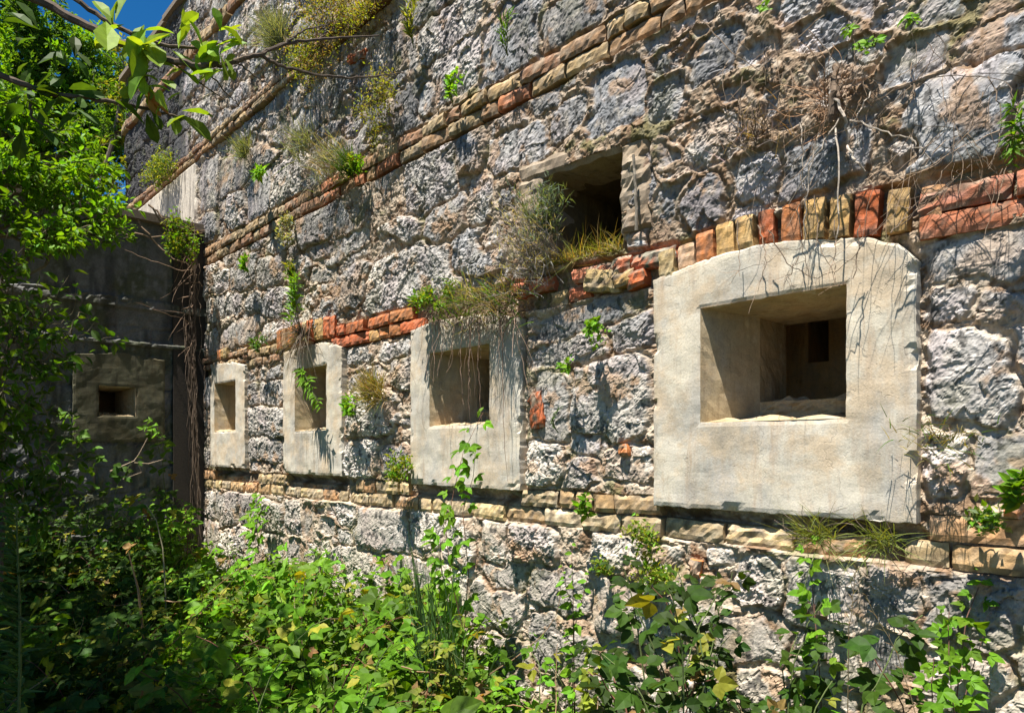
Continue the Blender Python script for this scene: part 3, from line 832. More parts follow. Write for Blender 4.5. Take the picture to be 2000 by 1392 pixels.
# upper opening: lintel, jamb, room
mb = MB()
def rough_box(mb, x0, x1, z0, z1, yf, back, sd, amp=.006, rot=0):
    n_ = max(3, int((x1 - x0) / .02)); m_ = max(3, int((z1 - z0) / .02))
    x_ = np.linspace(x0, x1, n_ + 1); z_ = np.linspace(z0, z1, m_ + 1); Xq, Zq = np.meshgrid(x_, z_)
    ed = np.minimum(np.minimum(Xq - x0, x1 - Xq), np.minimum(Zq - z0, z1 - Zq)); ch = np.clip(1 - ed / .025, 0, 1)
    Yq = yf + amp * fbm(Xq * 12 + sd, Zq * 12, 4, 81) + ch ** 2 * .014
    Xq = Xq + ch * .012 * gn(Xq * 11 + sd, Zq * 11, 83); Zq = Zq + ch * .012 * gn(Xq * 11 + sd, Zq * 11, 85) + rot * (Xq - x0)
    V = np.stack([Xq, Yq, Zq + EYE], -1).reshape(-1, 3)
    q = np.arange(m_)[:, None] * (n_ + 1) + np.arange(n_)[None, :]
    mb.add(V, np.stack([q, q + 1, q + n_ + 2, q + n_ + 1], -1).reshape(-1, 4), (1, 1, 1))
    ring = np.concatenate([np.arange(n_ + 1), np.arange(1, m_ + 1) * (n_ + 1) + n_, m_ * (n_ + 1) + np.arange(n_ - 1, -1, -1), np.arange(m_ - 1, 0, -1) * (n_ + 1)])
    rv = V[ring]; bv = rv.copy(); bv[:, 1] = back
    k = len(ring); a = np.arange(k); b2 = (a + 1) % k
    mb.add(np.concatenate([rv, bv]), np.stack([a, a + k, b2 + k, b2], -1), (1, 1, 1))
rough_box(mb, -2.51, -1.845, 1.362, 1.455, -.025, .25, 3.3, .010, rot=-.045)
M_OLD = concrete_material('weathered_concrete', (.34, .275, .20), (.25, .20, .15), (.13, .10, .07), .5)
lintel = mb.build("lintel", M_OLD, fort)
mb = MB()
rough_box(mb, -2.51, -2.352, .90, 1.366, -.03, .25, 9.1, .012)
jl = mb.build("jamb", M_OLD, fort)
mb = MB()
rough_box(mb, -1.868, -1.70, .96, 1.36, -.028, .25, 15.1, .018)
mb.build("jamb", M_OLD, fort)
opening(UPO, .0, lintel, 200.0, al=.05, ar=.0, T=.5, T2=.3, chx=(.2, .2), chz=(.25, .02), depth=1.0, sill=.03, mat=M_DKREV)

# ------------------------------------------------------------------ the shaded side wall
side = thing("side_wall", "low shaded casemate wall meeting the tall fort wall at a corner", "wall", (-6.95, -2, 0))
ays = steps(-5.0, 0.02, lambda y: .02)
azs = steps(-1.55, 2.16, lambda z: .02)
r_side = []
z = -1.55
while z < 2.1:
    h_ = R.uniform(.22, .36); yy = -5.0
    while yy < 0:
        wd = R.uniform(.25, .55)
        r_side.append((yy + wd / 2, z + h_ / 2, wd / 2, h_ / 2 * .95, False)); yy += wd
    z += h_
Xs, Zs, sd1, sd2, sidx, sfac, se, sm, sbody, spr, sbd, _, _ = rubble(ays, azs, r_side, 41, [(.55, .56)])
sy0 = A(140, 770)[1]; sy1 = A(318, 770)[1]; so0 = A(190, 780)[1]; so1 = A(262, 780)[1]
sh = .9 * sm * spr * sfac + sm * .012 * fbm(Xs * 7, Zs * 7, 3, 401) + .01 * fbm(Xs * 15, Zs * 15, 3, 403)
upper = sst(1.35, 1.5, Zs + .05 * gn(Xs * 3, Zs, 405))
ledge = sst(1.27, 1.29, Zs) * sst(1.40, 1.36, Zs) + sst(.93, .95, Zs) * sst(1.0, .98, Zs)
sh = sh * (1 - .8 * upper) + upper * .02 + .045 * ledge
c = mixc(np.broadcast_to(np.array([.115, .115, .115]), Xs.shape + (3,)), (.07, .075, .05), sst(-.3, .4, fbm(Xs * 3, Zs * 3, 4, 411)))  # stone colour kept dark to deepen the wall's shade
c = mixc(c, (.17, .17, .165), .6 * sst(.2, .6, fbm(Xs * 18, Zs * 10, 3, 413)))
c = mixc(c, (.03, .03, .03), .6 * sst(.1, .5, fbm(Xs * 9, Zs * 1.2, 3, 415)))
nzr, nxr = Xs.shape
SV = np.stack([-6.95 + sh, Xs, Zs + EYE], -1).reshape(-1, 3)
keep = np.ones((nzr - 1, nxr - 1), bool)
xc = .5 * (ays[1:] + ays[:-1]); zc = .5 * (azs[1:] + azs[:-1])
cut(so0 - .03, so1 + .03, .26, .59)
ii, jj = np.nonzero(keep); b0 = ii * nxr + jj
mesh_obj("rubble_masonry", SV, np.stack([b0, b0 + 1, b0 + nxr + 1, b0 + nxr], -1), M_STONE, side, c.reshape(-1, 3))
# dark concrete frame (built along x, then turned into the side wall's plane)
def turn(o, x_off):
    me = o.data
    n_ = len(me.vertices); v = np.empty(n_ * 3, np.float32); me.vertices.foreach_get("co", v); v = v.reshape(-1, 3)
    loc = np.array(o.parent.location) if o.parent.parent is None else np.array(o.parent.location) + np.array(o.parent.parent.location)
    v = v + loc
    v2 = np.stack([x_off - v[:, 1], v[:, 0], v[:, 2]], -1) - loc
    me.vertices.foreach_set("co", v2.astype(np.float32).ravel()); me.update()
sf = dict(x0=sy0, x1=sy1, b=.065, o=(so0, so1, .297, .56), top=[(sy0, .82), ((sy0 + sy1) / 2, .87), (sy1, .83)])
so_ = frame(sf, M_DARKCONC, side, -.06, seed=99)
opening(sf['o'], -.06, so_, 300., al=.15, ar=.15, chx=(.3, .3), depth=.8, sill=.03)
for o in [so_] + [ch for ch in bpy.data.objects if ch.parent == so_]:
    turn(o, -6.95)
mb = MB()
box(mb, -6.97, -6.90, -.30, .04, -.05, 2.1 + EYE, (.045, .038, .032), ())  # near-black colour paints in the corner's shade
mb.build("corner_pilaster", M_STONE, side)
mb = MB()
y_ = -5.0
while y_ < -.02:
    L = random.uniform(.5, .9); y2 = min(y_ + L, -.02)
    box(mb, -9.4, -6.86 + random.uniform(-.02, .02), y_, y2 - .01, 2.10 + EYE, 2.16 + EYE + random.uniform(-.01, .015), np.array([.15, .12, .09]) * random.uniform(.7, 1.2))
    y_ = y2
mb.build("coping", M_STONE, side)
mb = MB()
box(mb, -9.4, -9.3, -5, .0, -.05, 2.1 + EYE, (.1, .1, .09)); box(mb, -9.3, -7.02, -5, -4.9, -.05, 2.1 + EYE, (.1, .1, .09))
box(mb, -7.0, -6.93, -5.0, -.3, 1.32 + EYE, 1.37 + EYE, (.11, .10, .08))
mb.build("core", M_STONE, side)
# ------------------------------------------------------------------ plants: building blocks
BRI = np.array([.105, .225, .013]); MID = np.array([.055, .12, .014]); DRK = np.array([.028, .07, .018])
YEG = np.array([.21, .25, .035]); GRY = np.array([.21, .25, .18]); DRY = np.array([.24, .18, .10]); TWG = np.array([.16, .12, .09]); GST = np.array([.09, .12, .04])

def vary(c, n, a=.28):
    k = rng.uniform(1 - a, 1 + a, (n, 1))
    return np.clip(np.asarray(c)[None, :] * k * (1 + rng.normal(0, .07, (n, 3))), .004, .9)

def unit(v):
    v = np.asarray(v, float); return v / (np.linalg.norm(v, axis=-1, keepdims=True) + 1e-9)

def curve(p0, p1, sag, n=9, jit=0.0):
    t = np.linspace(0, 1, n)[:, None]
    p0 = np.asarray(p0, float); p1 = np.asarray(p1, float)
    c = p0 * (1 - t) + p1 * t + np.asarray(sag, float) * (4 * t * (1 - t))
    if jit: c[1:-1] += rng.normal(0, jit, (n - 2, 3))
    return c

def bramble_stem(mb_s, mb_l, base, az, H, reach, leafL, col, r=.004, gap=.075):
    """an arching cane with leaves of three leaflets"""
    n = 12; t = np.linspace(0, 1, n)
    d = np.array([math.cos(az), math.sin(az), 0])
    pts = base + d * (reach * t ** 1.5)[:, None] + UP * (H * (1.55 * t - .62 * t ** 2.2))[:, None]
    pts[1:] += np.cumsum(rng.normal(0, .008, (n - 1, 3)), axis=0)
    mb_s.tube(pts, r, r * .4, GST * rng.uniform(.5, 1.2) if rng.random() < .7 else np.array([.17, .07, .05]), 4)
    L = np.sum(np.linalg.norm(np.diff(pts, axis=0), axis=1))
    m = max(3, int(L / gap))
    tt = np.linspace(.22, 1, m) + rng.normal(0, .015, m); tt = np.clip(tt, 0, 1)
    Q = np.stack([np.interp(tt, t, pts[:, k]) for k in range(3)], -1)
    a = rng.uniform(0, 2 * math.pi) + np.arange(m) * 2.4 + rng.normal(0, .4, m)
    pd = unit(np.stack([np.cos(a), np.sin(a), rng.uniform(.0, .7, m)], -1))
    pl = leafL * rng.uniform(.5, 1.0, m)
    Bp = Q + pd * pl[:, None]
    N = unit(UP + .5 * rng.normal(0, 1, (m, 3)) + np.array([.15, -.45, .1]))
    side_ = unit(np.cross(N, pd))
    lc = vary(np.asarray(col) * rng.uniform(.7, 1.25), m, .3)
    q_ = rng.random(m); lc[q_ < .022] = vary(np.array([.22, .14, .05]), int((q_ < .022).sum())); lc[q_ > .94] = vary(np.array([.24, .26, .03]), int((q_ > .94).sum()))
    sz = leafL * rng.uniform(.65, 1.25, m) * np.where(tt > .93, .6, 1)
    shp_ = 'ovate' if rng.random() < .85 else 'lance'
    for ang, k in ((0, 1.0), (1.25, .82), (-1.25, .82)):
        D = unit(pd * math.cos(ang) + side_ * math.sin(ang) - UP * rng.uniform(.0, .35, (m, 1)))
        mb_l.leaves(Bp + D * (.004), D, N + .15 * rng.normal(0, 1, (m, 3)), sz * k, sz * k * (.84 if shp_ == 'ovate' else .3), lc, shp_)
    return Q

def bramble_bush(name, label, cat, base, n, H, reach, leafL, col, group=None, spread=.12, gap=.075, lean=None):
    base = np.array(base, float); H = H + max(0, base[2]); base[2] = -.03
    t = thing(name, label, cat, base, group)
    s = MB(); l = MB()
    for k in range(n):
        az = rng.uniform(0, 2 * math.pi) if lean is None else lean + rng.normal(0, .6)
        b = np.asarray(base, float) + np.array([rng.normal(0, spread), rng.normal(0, spread), 0])
        bramble_stem(s, l, b, az, H * rng.uniform(.6, 1.15), reach * rng.uniform(.4, 1.2), leafL, col, gap=gap)
    s.build("stems", M_BARK, t); l.build("foliage", M_LEAF, t)
    return t

def shoot(name, label, cat, stems, leafL, leafW, gap, col, shape='lance', up=.6, r=.003, droop=.2, start=.15, group=None, scol=GST, tri=False):
    """upright or hanging shoots: each stem a list of points, leaves set in a spiral"""
    if name in GROUNDED and 'corner' not in label:
        stems = [[np.array([q[0][0], q[0][1], -.03])] + list(q) for q in stems]
    t = thing(name, label, cat, stems[0][0], group)
    s = MB(); l = MB()
    for pts in stems:
        pts = np.asarray(pts, float)
        n = len(pts)
        if n < 6:
            u = np.linspace(0, 1, 12); v = np.linspace(0, 1, n)
            pts = np.stack([np.interp(u, v, pts[:, k]) for k in range(3)], -1); n = 12
        pts[1:] += np.cumsum(rng.normal(0, .0025, (n - 1, 3)), axis=0)
        s.tube(pts, r, r * .35, scol, 5)
        tg = unit(np.gradient(pts, axis=0))
        L = np.sum(np.linalg.norm(np.diff(pts, axis=0), axis=1)); m = max(4, int(L / gap))
        tt = np.linspace(start, 1, m); u = np.linspace(0, 1, n)
        Q = np.stack([np.interp(tt, u, pts[:, k]) for k in range(3)], -1); T = unit(np.stack([np.interp(tt, u, tg[:, k]) for k in range(3)], -1))
        a = np.arange(m) * 2.4 + rng.uniform(0, 6)
        rd = unit(np.stack([np.cos(a), np.sin(a), rng.normal(0, .25, m)], -1)); rd = unit(rd - T * np.sum(rd * T, axis=1)[:, None])
        rd[:, 1] = np.where(rd[:, 1] > .45, -rd[:, 1], rd[:, 1])       # keep clear of the wall
        D = unit(rd + T * up - UP * droop * rng.uniform(0, 1.5, (m, 1)))
        N = unit(T * .2 + UP * .55 + .35 * rng.normal(0, 1, (m, 3)) + np.array([.25, -.85, 0]))
        sz = leafL * rng.uniform(.6, 1.2, m) * (1 - .45 * tt ** 3)
        lc = vary(col, m, .25)
        if tri:
            Q = Q + D * (sz * .7)[:, None]; sd_ = unit(np.cross(N, D))
            for ang, kk in ((1.2, .8), (-1.2, .8)):
                l.leaves(Q, D * math.cos(ang) + sd_ * math.sin(ang) - UP * .15, N + .2 * rng.normal(0, 1, (m, 3)), sz * kk, sz * kk * leafW / leafL, lc, shape)
        l.leaves(Q, D, N, sz, sz * leafW / leafL, lc, shape)
    s.build("stems", M_BARK, t); l.build("foliage", M_LEAF, t)
    return t

GROUNDED = ('climbing_vine', 'sapling', 'grass_stalk', 'tall_weed', 'rooted_weed')
def tuft(name, label, cat, p, n, L, col, width=.004, out=.5, up=.7, spread=.04, sag=.3, seed_twigs=0, group=None, col2=None):
    """needle or grass tuft rooted in a joint of the wall"""
    t = thing(name, label, cat, p, group)
    mb = MB()
    p = np.asarray(p, float)
    B = p + np.stack([rng.normal(0, spread, n), -np.abs(rng.normal(0, spread * .35, n)), rng.normal(0, spread * .6, n)], -1)
    D = unit(rng.normal(0, .55, (n, 3)) + np.array([0, -out, up]))
    D[:, 1] = -np.abs(D[:, 1])
    l = L * rng.uniform(.35, 1.1, n)
    c = vary(col, n, .3)
    if col2 is not None:
        k = rng.random(n) < .35; c[k] = vary(col2, int(k.sum()), .3)
    mb.blades(B, D * l[:, None], -UP * (sag * l)[:, None] * rng.uniform(.2, 1.6, (n, 1)) + rng.normal(0, .12, (n, 3)) * l[:, None] * np.array([1, .3, .5]), width, c)
    mb.build("foliage", M_LEAF, t)
    if seed_twigs:
        s = MB()
        for k in range(seed_twigs):
            d = unit(rng.normal(0, .5, 3) + np.array([0, -out, up])); d[1] = -abs(d[1])
            s.tube(curve(p, p + d * L * rng.uniform(.6, 1.1), rng.normal(0, .02, 3), 7), .0022, .0008, TWG * rng.uniform(.7, 1.5), 4)
        s.build("stems", M_BARK, t)
    return t

def mat_plant(name, label, cat, p, rx, rz, n, size, col, col2=None, depth=.07, group=None, hang=.0):
    """cushion of tiny leaves hugging the stones"""
    t = thing(name, label, cat, p, group)
    p = np.asarray(p, float); mb = MB(); s = MB()
    ncl = max(3, n // 55)
    a = rng.uniform(0, 2 * math.pi, ncl); rr = np.sqrt(rng.uniform(0, 1, ncl))
    C = p + np.stack([rx * rr * np.cos(a), -rng.uniform(.0, depth, ncl), rz * rr * np.sin(a) - hang * rr ** 2], -1)
    for k in range(ncl):
        s.tube(curve(p + np.array([0, .03, 0]), C[k], rng.normal(0, .02, 3), 6), .0025, .001, TWG, 4)
    k = rng.integers(0, ncl, n)
    Q = C[k] + rng.normal(0, 1, (n, 3)) * np.array([.032, .02, .032]) * (min(rx, rz) / .12 + .3)
    Q[:, 1] = np.minimum(Q[:, 1], p[1] + .01)
    D = unit(rng.normal(0, 1, (n, 3)) + np.array([0, -.5, .5])); N = unit(UP + np.array([0, -.6, 0]) + .6 * rng.normal(0, 1, (n, 3)))
    c = vary(col, n, .35)
    if col2 is not None:
        q = rng.random(n) < .4; c[q] = vary(col2, int(q.sum()), .3)
    sz = size * rng.uniform(.5, 1.3, n)
    mb.leaves(Q, D, N, sz, sz * .5, c, 'simple')
    mb.build("foliage", M_LEAF, t); s.build("stems", M_BARK, t)
    return t

def walk(p, d, L, n=14, wig=.25, grav=0.0):
    pts = [np.asarray(p, float)]; d = unit(d)
    for k in range(n):
        d = unit(d + rng.normal(0, wig, 3) * np.array([1, .45, 1]) - UP * grav)
        q = pts[-1] + d * (L / n)
        q[1] = min(q[1], -.055)
        pts.append(q)
    return np.array(pts)

# ------------------------------------------------------------------ plants on the sunlit wall
def wp(px, py, y=-.06): return W(px, py, y)
tuft("wall_shrub", "large silvery grey tuft high on the wall beside a brown mossy patch", "shrub", wp(548, 85), 650, .32, GRY * .85, .0045, .5, .9, .07, .15, 10)
mat_plant("wall_moss", "broad yellow-brown thyme mat under the silvery grey tuft's side at the top", "plant", wp(640, 50, -.07), .42, .26, 2600, .022, YEG * .75, np.array([.19, .14, .07]), .12, hang=.1)
mat_plant("wall_moss", "yellow thyme mat at the very top of the wall above dark dripping stones", "plant", wp(715, 20, -.07), .30, .12, 1400, .022, YEG, np.array([.16, .13, .06]), .1)
mat_plant("wall_moss", "yellowish cushion trailing down between two pale stones above the long brick course", "plant", wp(745, 190, -.07), .14, .20, 1100, .020, YEG * .9, np.array([.16, .14, .06]), .08, hang=.08)
mat_plant("wall_moss", "small yellow cushion just above the upper brick course below bare twigs", "plant", wp(598, 110, -.07), .16, .14, 700, .02, YEG, MID, .08)
mat_plant("wall_moss", "yellow-green creeper lying on the upper brick course at its shaded end", "plant", wp(325, 335, -.09), .35, .13, 1500, .03, YEG, MID, .12)
def vert(px, y0, y1, n=3, lean=0, out=.05, y=-.06):
    b = wp(px, y0, y)
    o = []
    for k in range(n):
        e = wp(px + lean + random.uniform(-12, 12), y1 + random.uniform(-5, 12), y - out * random.uniform(.5, 1.5))
        o.append(curve(b, e, (random.uniform(-.02, .02), -.03, 0), 10))
    return o
shoot("wall_weed", "tall yellow-green spike of leaves at the top edge right of the thyme", "weed", vert(808, 95, -10, 3), .075, .018, .011, YEG * .9, up=1.1)
shoot("wall_weed", "slender green upright shoot on a big grey stone near the top edge", "weed", vert(992, 110, 15, 3), .06, .012, .012, MID * 1.3, up=1.4)
shoot("wall_weed", "bright lime weed climbing from the long brick course onto a grey stone", "weed", vert(885, 200, 135, 4, 18), .05, .03, .013, BRI * 1.4, 'ovate')
tuft("wall_shrub", "grey-green tuft between two rounded stones just below the upper brick course", "shrub", wp(482, 300), 300, .22, GRY * .8, .0045, .5, .9, .05, .2, 5, col2=np.array([.16, .2, .06]))
tuft("wall_shrub", "feathery grey tuft with long pale grass stalks right of the rounded stones", "shrub", wp(598, 290), 240, .26, GRY * .7, .004, .5, .8, .08, .2, 8)
tuft("wall_shrub", "wide dusty grey-pink shrub resting above the long brick course", "shrub", wp(655, 325), 380, .24, np.array([.22, .185, .15]), .004, .5, .6, .10, .2, 14, col2=GRY)
tuft("wall_shrub", "dark green upright tuft at the right end of the dusty grey-pink shrub", "shrub", wp(690, 335), 260, .22, MID, .006, .4, 1.1, .04, .15, 6)
mat_plant("wall_moss", "small lemon green plant dangling over the long brick course", "plant", wp(700, 330, -.08), .06, .05, 260, .03, BRI * 1.2, YEG, .06)
shoot("wall_weed", "lime rosette weed alone between two rounded stones", "weed", vert(513, 350, 325, 6, 4, .1), .07, .028, .012, BRI * 1.4, 'ovate', up=.4)
shoot("wall_weed", "small lime weed under the far end of the long brick course", "weed", vert(486, 535, 500, 4), .07, .03, .014, BRI * 1.4, 'ovate', up=.8)
shoot("wall_weed", "leggy green weed with grey stems above the second smallest embrasure's brick arch", "weed", vert(592, 655, 535, 4, -8, .08) + vert(580, 655, 590, 2, -8), .085, .024, .017, BRI * 1.25, up=.7, start=.45, scol=np.array([.2, .18, .13]))
tuft("wall_shrub", "dry grey-brown stem clump dangling over the second embrasure frame's top", "shrub", wp(592, 655), 260, .30, np.array([.17, .14, .11]), .004, .25, .2, .05, .9, 16)
shoot("wall_weed", "dark green bushy weed by worn bricks over the embrasure nearest the corner", "weed", vert(508, 690, 655, 5), .06, .02, .012, MID * 1.2, up=.8)
mat_plant("wall_moss", "pale weed hanging down the long brick course at mid length", "plant", wp(565, 440, -.07), .06, .12, 360, .03, np.array([.24, .24, .12]), GRY, .06, hang=.06)
mat_plant("corner_weed", "green bush sprouting at the corner on top of the shaded side wall", "plant", wp(378, 475, -.22), .13, .20, 800, .04, BRI * .9, YEG * .7, .2)
mat_plant("wall_moss", "tiny yellow plant on pale stones left of the leggy green weed", "plant", wp(570, 525, -.06), .05, .05, 160, .03, YEG, BRI, .05)
# upper opening
t = thing("dead_shrub", "big bare grey shrub under the left side of the upper opening", "shrub", wp(1045, 520))
s = MB(); fo = MB()
for k in range(150):
    b = wp(1050 + rng.normal(0, 19), 515 + rng.normal(0, 30))
    pts = walk(b, np.array([rng.normal(-.25, .45), -.5, rng.normal(.75, .5)]), rng.uniform(.10, .34), 9, .18)
    s.tube(pts, .0016, .0006, np.array([.27, .25, .23]) * rng.uniform(.6, 1.4), 3)
    m = 10; i = rng.integers(2, 10, m)
    fo.blades(pts[i], rng.normal(0, .02, (m, 3)) + np.array([0, -.01, .012]), 0, .0035, vary(np.array([.30, .28, .25]), m))
s.build("twigs", M_BARK, t); fo.build("foliage", M_LEAF, t)
t = thing("rosemary_shrub", "blue-green needle shrub filling the left corner of the upper opening", "shrub", wp(1075, 470, -.04))
s = MB(); fo = MB()
for k in range(34):
    b = wp(1072 + rng.normal(0, 10), 475 + rng.normal(0, 10), -.03)
    pts = walk(b, np.array([rng.normal(.25, .35), -.35, rng.normal(.9, .35)]), rng.uniform(.12, .30), 10, .10)
    s.tube(pts, .0022, .0008, TWG, 4)
    m = 34; i = rng.integers(3, 11, m)
    fo.blades(pts[i] + rng.normal(0, .006, (m, 3)), unit(rng.normal(0, .7, (m, 3)) + np.array([0, -.3, .8])) * .042, 0, .0045, vary(np.array([.12, .17, .11]), m), 3)
s.build("stems", M_BARK, t); fo.build("foliage", M_LEAF, t)
t = thing("dry_grass", "golden dry grass clump on the sill of the upper opening", "grass", wp(1150, 505, -.02))
fo = MB(); n = 900
B = np.stack([rng.uniform(UPO[0] + .03, UPO[1] - .01, n), rng.uniform(-.07, .18, n), np.full(n, EYE + .895)], -1)
D = unit(rng.normal(0, .5, (n, 3)) + np.array([0, -.25, .9])); L_ = rng.uniform(.05, .19, n)
L_ *= .8; c_ = vary(np.array([.27, .21, .08]), n); k = rng.random(n) < .4; c_[k] = vary(np.array([.16, .19, .04]), int(k.sum()))
fo.blades(B, D * L_[:, None], (rng.normal(0, .5, (n, 3)) - UP * .5) * L_[:, None] * .6, .004, c_)
fo.build("foliage", M_LEAF, t)
t = thing("wooden_stick", "thin grey stick standing against pale plaster beside the upper opening", "stick", wp(1242, 445, -.06))
s = MB(); s.tube(curve(wp(1243, 450, -.05), wp(1237, 302, -.075), (.004, 0, 0), 12, .0012), .0075, .006, np.array([.24, .21, .17]), 7, .12); s.build("stem", M_BARK, t)

# above and over the third embrasure
t = thing("hanging_roots", "tangle of dry brown twigs and roots hanging over the third embrasure frame from the corner", "roots", wp(930, 610, -.08))
s = MB()
for k in range(170):
    px = rng.uniform(832, 1008); b = wp(px, rng.uniform(585, 625), -.075)
    far = rng.random()
    L_ = rng.uniform(.06, .18) if far < .88 else rng.uniform(.25, .55)
    pts = walk(b, np.array([rng.normal(0, .3), -.25, -.7]), L_, 12, .20, .10)
    s.tube(pts, .0019, .0007, np.array([.22, .15, .11]) * rng.uniform(.5, 1.5), 3)
for k in range(190):
    b = wp(rng.uniform(835, 1008), rng.uniform(575, 612), -.08)
    pts = walk(b, np.array([rng.normal(0, .8), -.35, rng.normal(.1, .5)]), rng.uniform(.06, .20), 10, .32, .03)
    s.tube(pts, .0018, .0006, np.array([.26, .19, .13]) * rng.uniform(.5, 1.5), 3)
for px, y1 in ((918, 842), (925, 800), (938, 825), (905, 790), (985, 940), (935, 700)):
    b = wp(px, 620, -.10); e = wp(px + random.uniform(-8, 8), y1, -.09)
    s.tube(curve(b, e, (random.uniform(-.02, .02), -.01, 0), 16, .004), .0026, .0010, np.array([.22, .15, .11]) * random.uniform(.7, 1.3), 4)
s.build("strands", M_BARK, t)
mat_plant("ledge_plant", "mixed green herbs on the brick ledge over the third frame's left half", "plant", wp(868, 590, -.10), .24, .05, 230, .032, BRI * 1.0, YEG * .8, .12)
tuft("ledge_plant", "grey-green wispy herb tuft in the middle over the hanging roots", "plant", wp(915, 592), 260, .15, np.array([.20, .20, .11]), .005, .6, .8, .10, .25, 10, col2=BRI)
tuft("ledge_plant", "brownish herb tuft over the third frame's right corner under the dead shrub", "plant", wp(985, 595), 280, .16, np.array([.20, .17, .10]), .005, .6, .6, .09, .4, 12, col2=MID)
mat_plant("ledge_plant", "lime creeping leaves at the brick course left of the third frame", "plant", wp(838, 585, -.08), .07, .05, 240, .034, BRI * 1.2, YEG, .06)
shoot("wall_weed", "drooping lime weed with broad leaves between the third and the big embrasure", "weed", [curve(wp(1165, 630, -.06), wp(1165 + a, 672 + b, -.12), (0, -.04, .03), 9) for a, b in ((-14, 0), (4, 8), (16, -8), (-4, -26), (20, -25))], .042, .026, .014, BRI * 1.3, 'ovate', up=.2, droop=.6)
shoot("wall_weed", "small lime weed tucked under a flat stone below the drooping broad-leaved weed", "weed", vert(1115, 725, 700, 4, -4), .035, .02, .012, BRI * 1.3, 'ovate')
shoot("wall_weed", "single thin green spike on a stone right of the third embrasure", "weed", vert(1091, 845, 795, 2), .02, .005, .006, MID * 1.3, up=2.0)
# second embrasure and the stretch after it
shoot("wall_weed", "leafy green spray dangling inside the second embrasure's hole", "weed", [curve(wp(592, 715, -.10), wp(628 + a, 800 + b, -.14), (.02, -.03, 0), 10) for a, b in ((0, 0), (-8, -20), (-12, -45))], .10, .026, .024, BRI * 1.05, up=.5, droop=.4)
shoot("wall_weed", "lime upright weed in the crevice right of the second embrasure frame", "weed", vert(690, 815, 770, 5), .065, .026, .013, BRI * 1.4, 'ovate')
tuft("wall_shrub", "straw coloured dry tuft between the second and third embrasures", "shrub", wp(735, 770), 380, .22, np.array([.27, .21, .10]), .005, .5, .8, .06, .2, 12, col2=YEG * .8)
mat_plant("wall_moss", "yellow-green tuft on the lower brick band beside the third frame's left edge", "plant", wp(790, 915, -.07), .06, .10, 420, .03, YEG, BRI, .07)
# lower band and below
shoot("wall_weed", "green vine shoots crossing the lower brick band left of the big frame", "weed", vert(1150, 1010, 965, 4), .05, .028, .016, BRI, 'ovate')
mat_plant("wall_moss", "lime trailing moss below the lower brick band at the big frame's left corner", "plant", wp(1265, 1055, -.07), .07, .09, 420, .026, YEG, BRI, .06, hang=.05)
mat_plant("wall_moss", "small yellow moss cushion with dangling roots low on the wall", "plant", wp(1182, 1112, -.07), .05, .025, 220, .02, YEG, BRI, .05)
mat_plant("wall_moss", "yellow-green moss patch low on the wall right of the dangling cushion", "plant", wp(1298, 1130, -.07), .06, .06, 300, .02, YEG, BRI, .05, hang=.04)
tuft("grass_tuft", "wild grass with seed heads under the middle of the big concrete frame", "grass", wp(1600, 1050), 150, .20, np.array([.17, .20, .06]), .0035, .6, .5, .03, .35, 8)
tuft("grass_tuft", "wild grass sprays under the right end of the big concrete frame", "grass", wp(1720, 1062), 130, .17, np.array([.15, .19, .05]), .0035, .6, .5, .03, .35, 6)
tuft("grass_tuft", "dry grass in the crevice at the right side of the big frame", "grass", wp(1832, 855), 130, .085, np.array([.20, .18, .07]), .003, .6, .5, .06, .3, 6, col2=MID)
mat_plant("wall_moss", "little green rosette on the ledge right of the big frame's foot", "plant", wp(1918, 1022, -.07), .04, .03, 160, .03, np.array([.2, .27, .12]), BRI, .05)
shoot("wall_weed", "leafy green weed at the far right edge level with the frame's foot", "weed", vert(1992, 985, 925, 5, -6), .05, .028, .014, BRI, 'ovate')
shoot("fern", "green fern-like fronds at the far right edge above the orange bricks", "fern", [curve(wp(2012, 300, -.07), wp(1975 + a, 250 + b, -.16), (0, -.03, .03), 10) for a, b in ((0, 40), (-4, 0), (6, -40), (2, 65))], .05, .012, .007, BRI * .9, up=.5)
for px, py, lb in ((1492, 20, "at the very top edge"), (1660, 62, "beside the slanted grey stone"), (1682, 98, "just under the slanted grey stone"), (1778, 48, "on a bluish stone in the top row"), (1708, 92, "on the long stone below the slanted one")):
    shoot("wall_weed", "few lime leaves " + lb + " right of centre", "weed", [curve(wp(px, py, -.05), wp(px + random.uniform(-12, 12), py + random.uniform(-14, 10), -.11), (0, -.01, .01), 7) for k in range(3)], .030, .020, .016, BRI * 1.3, 'ovate', up=.3)
for px, y0, y1 in ((1480, 610, 560),):
    pass

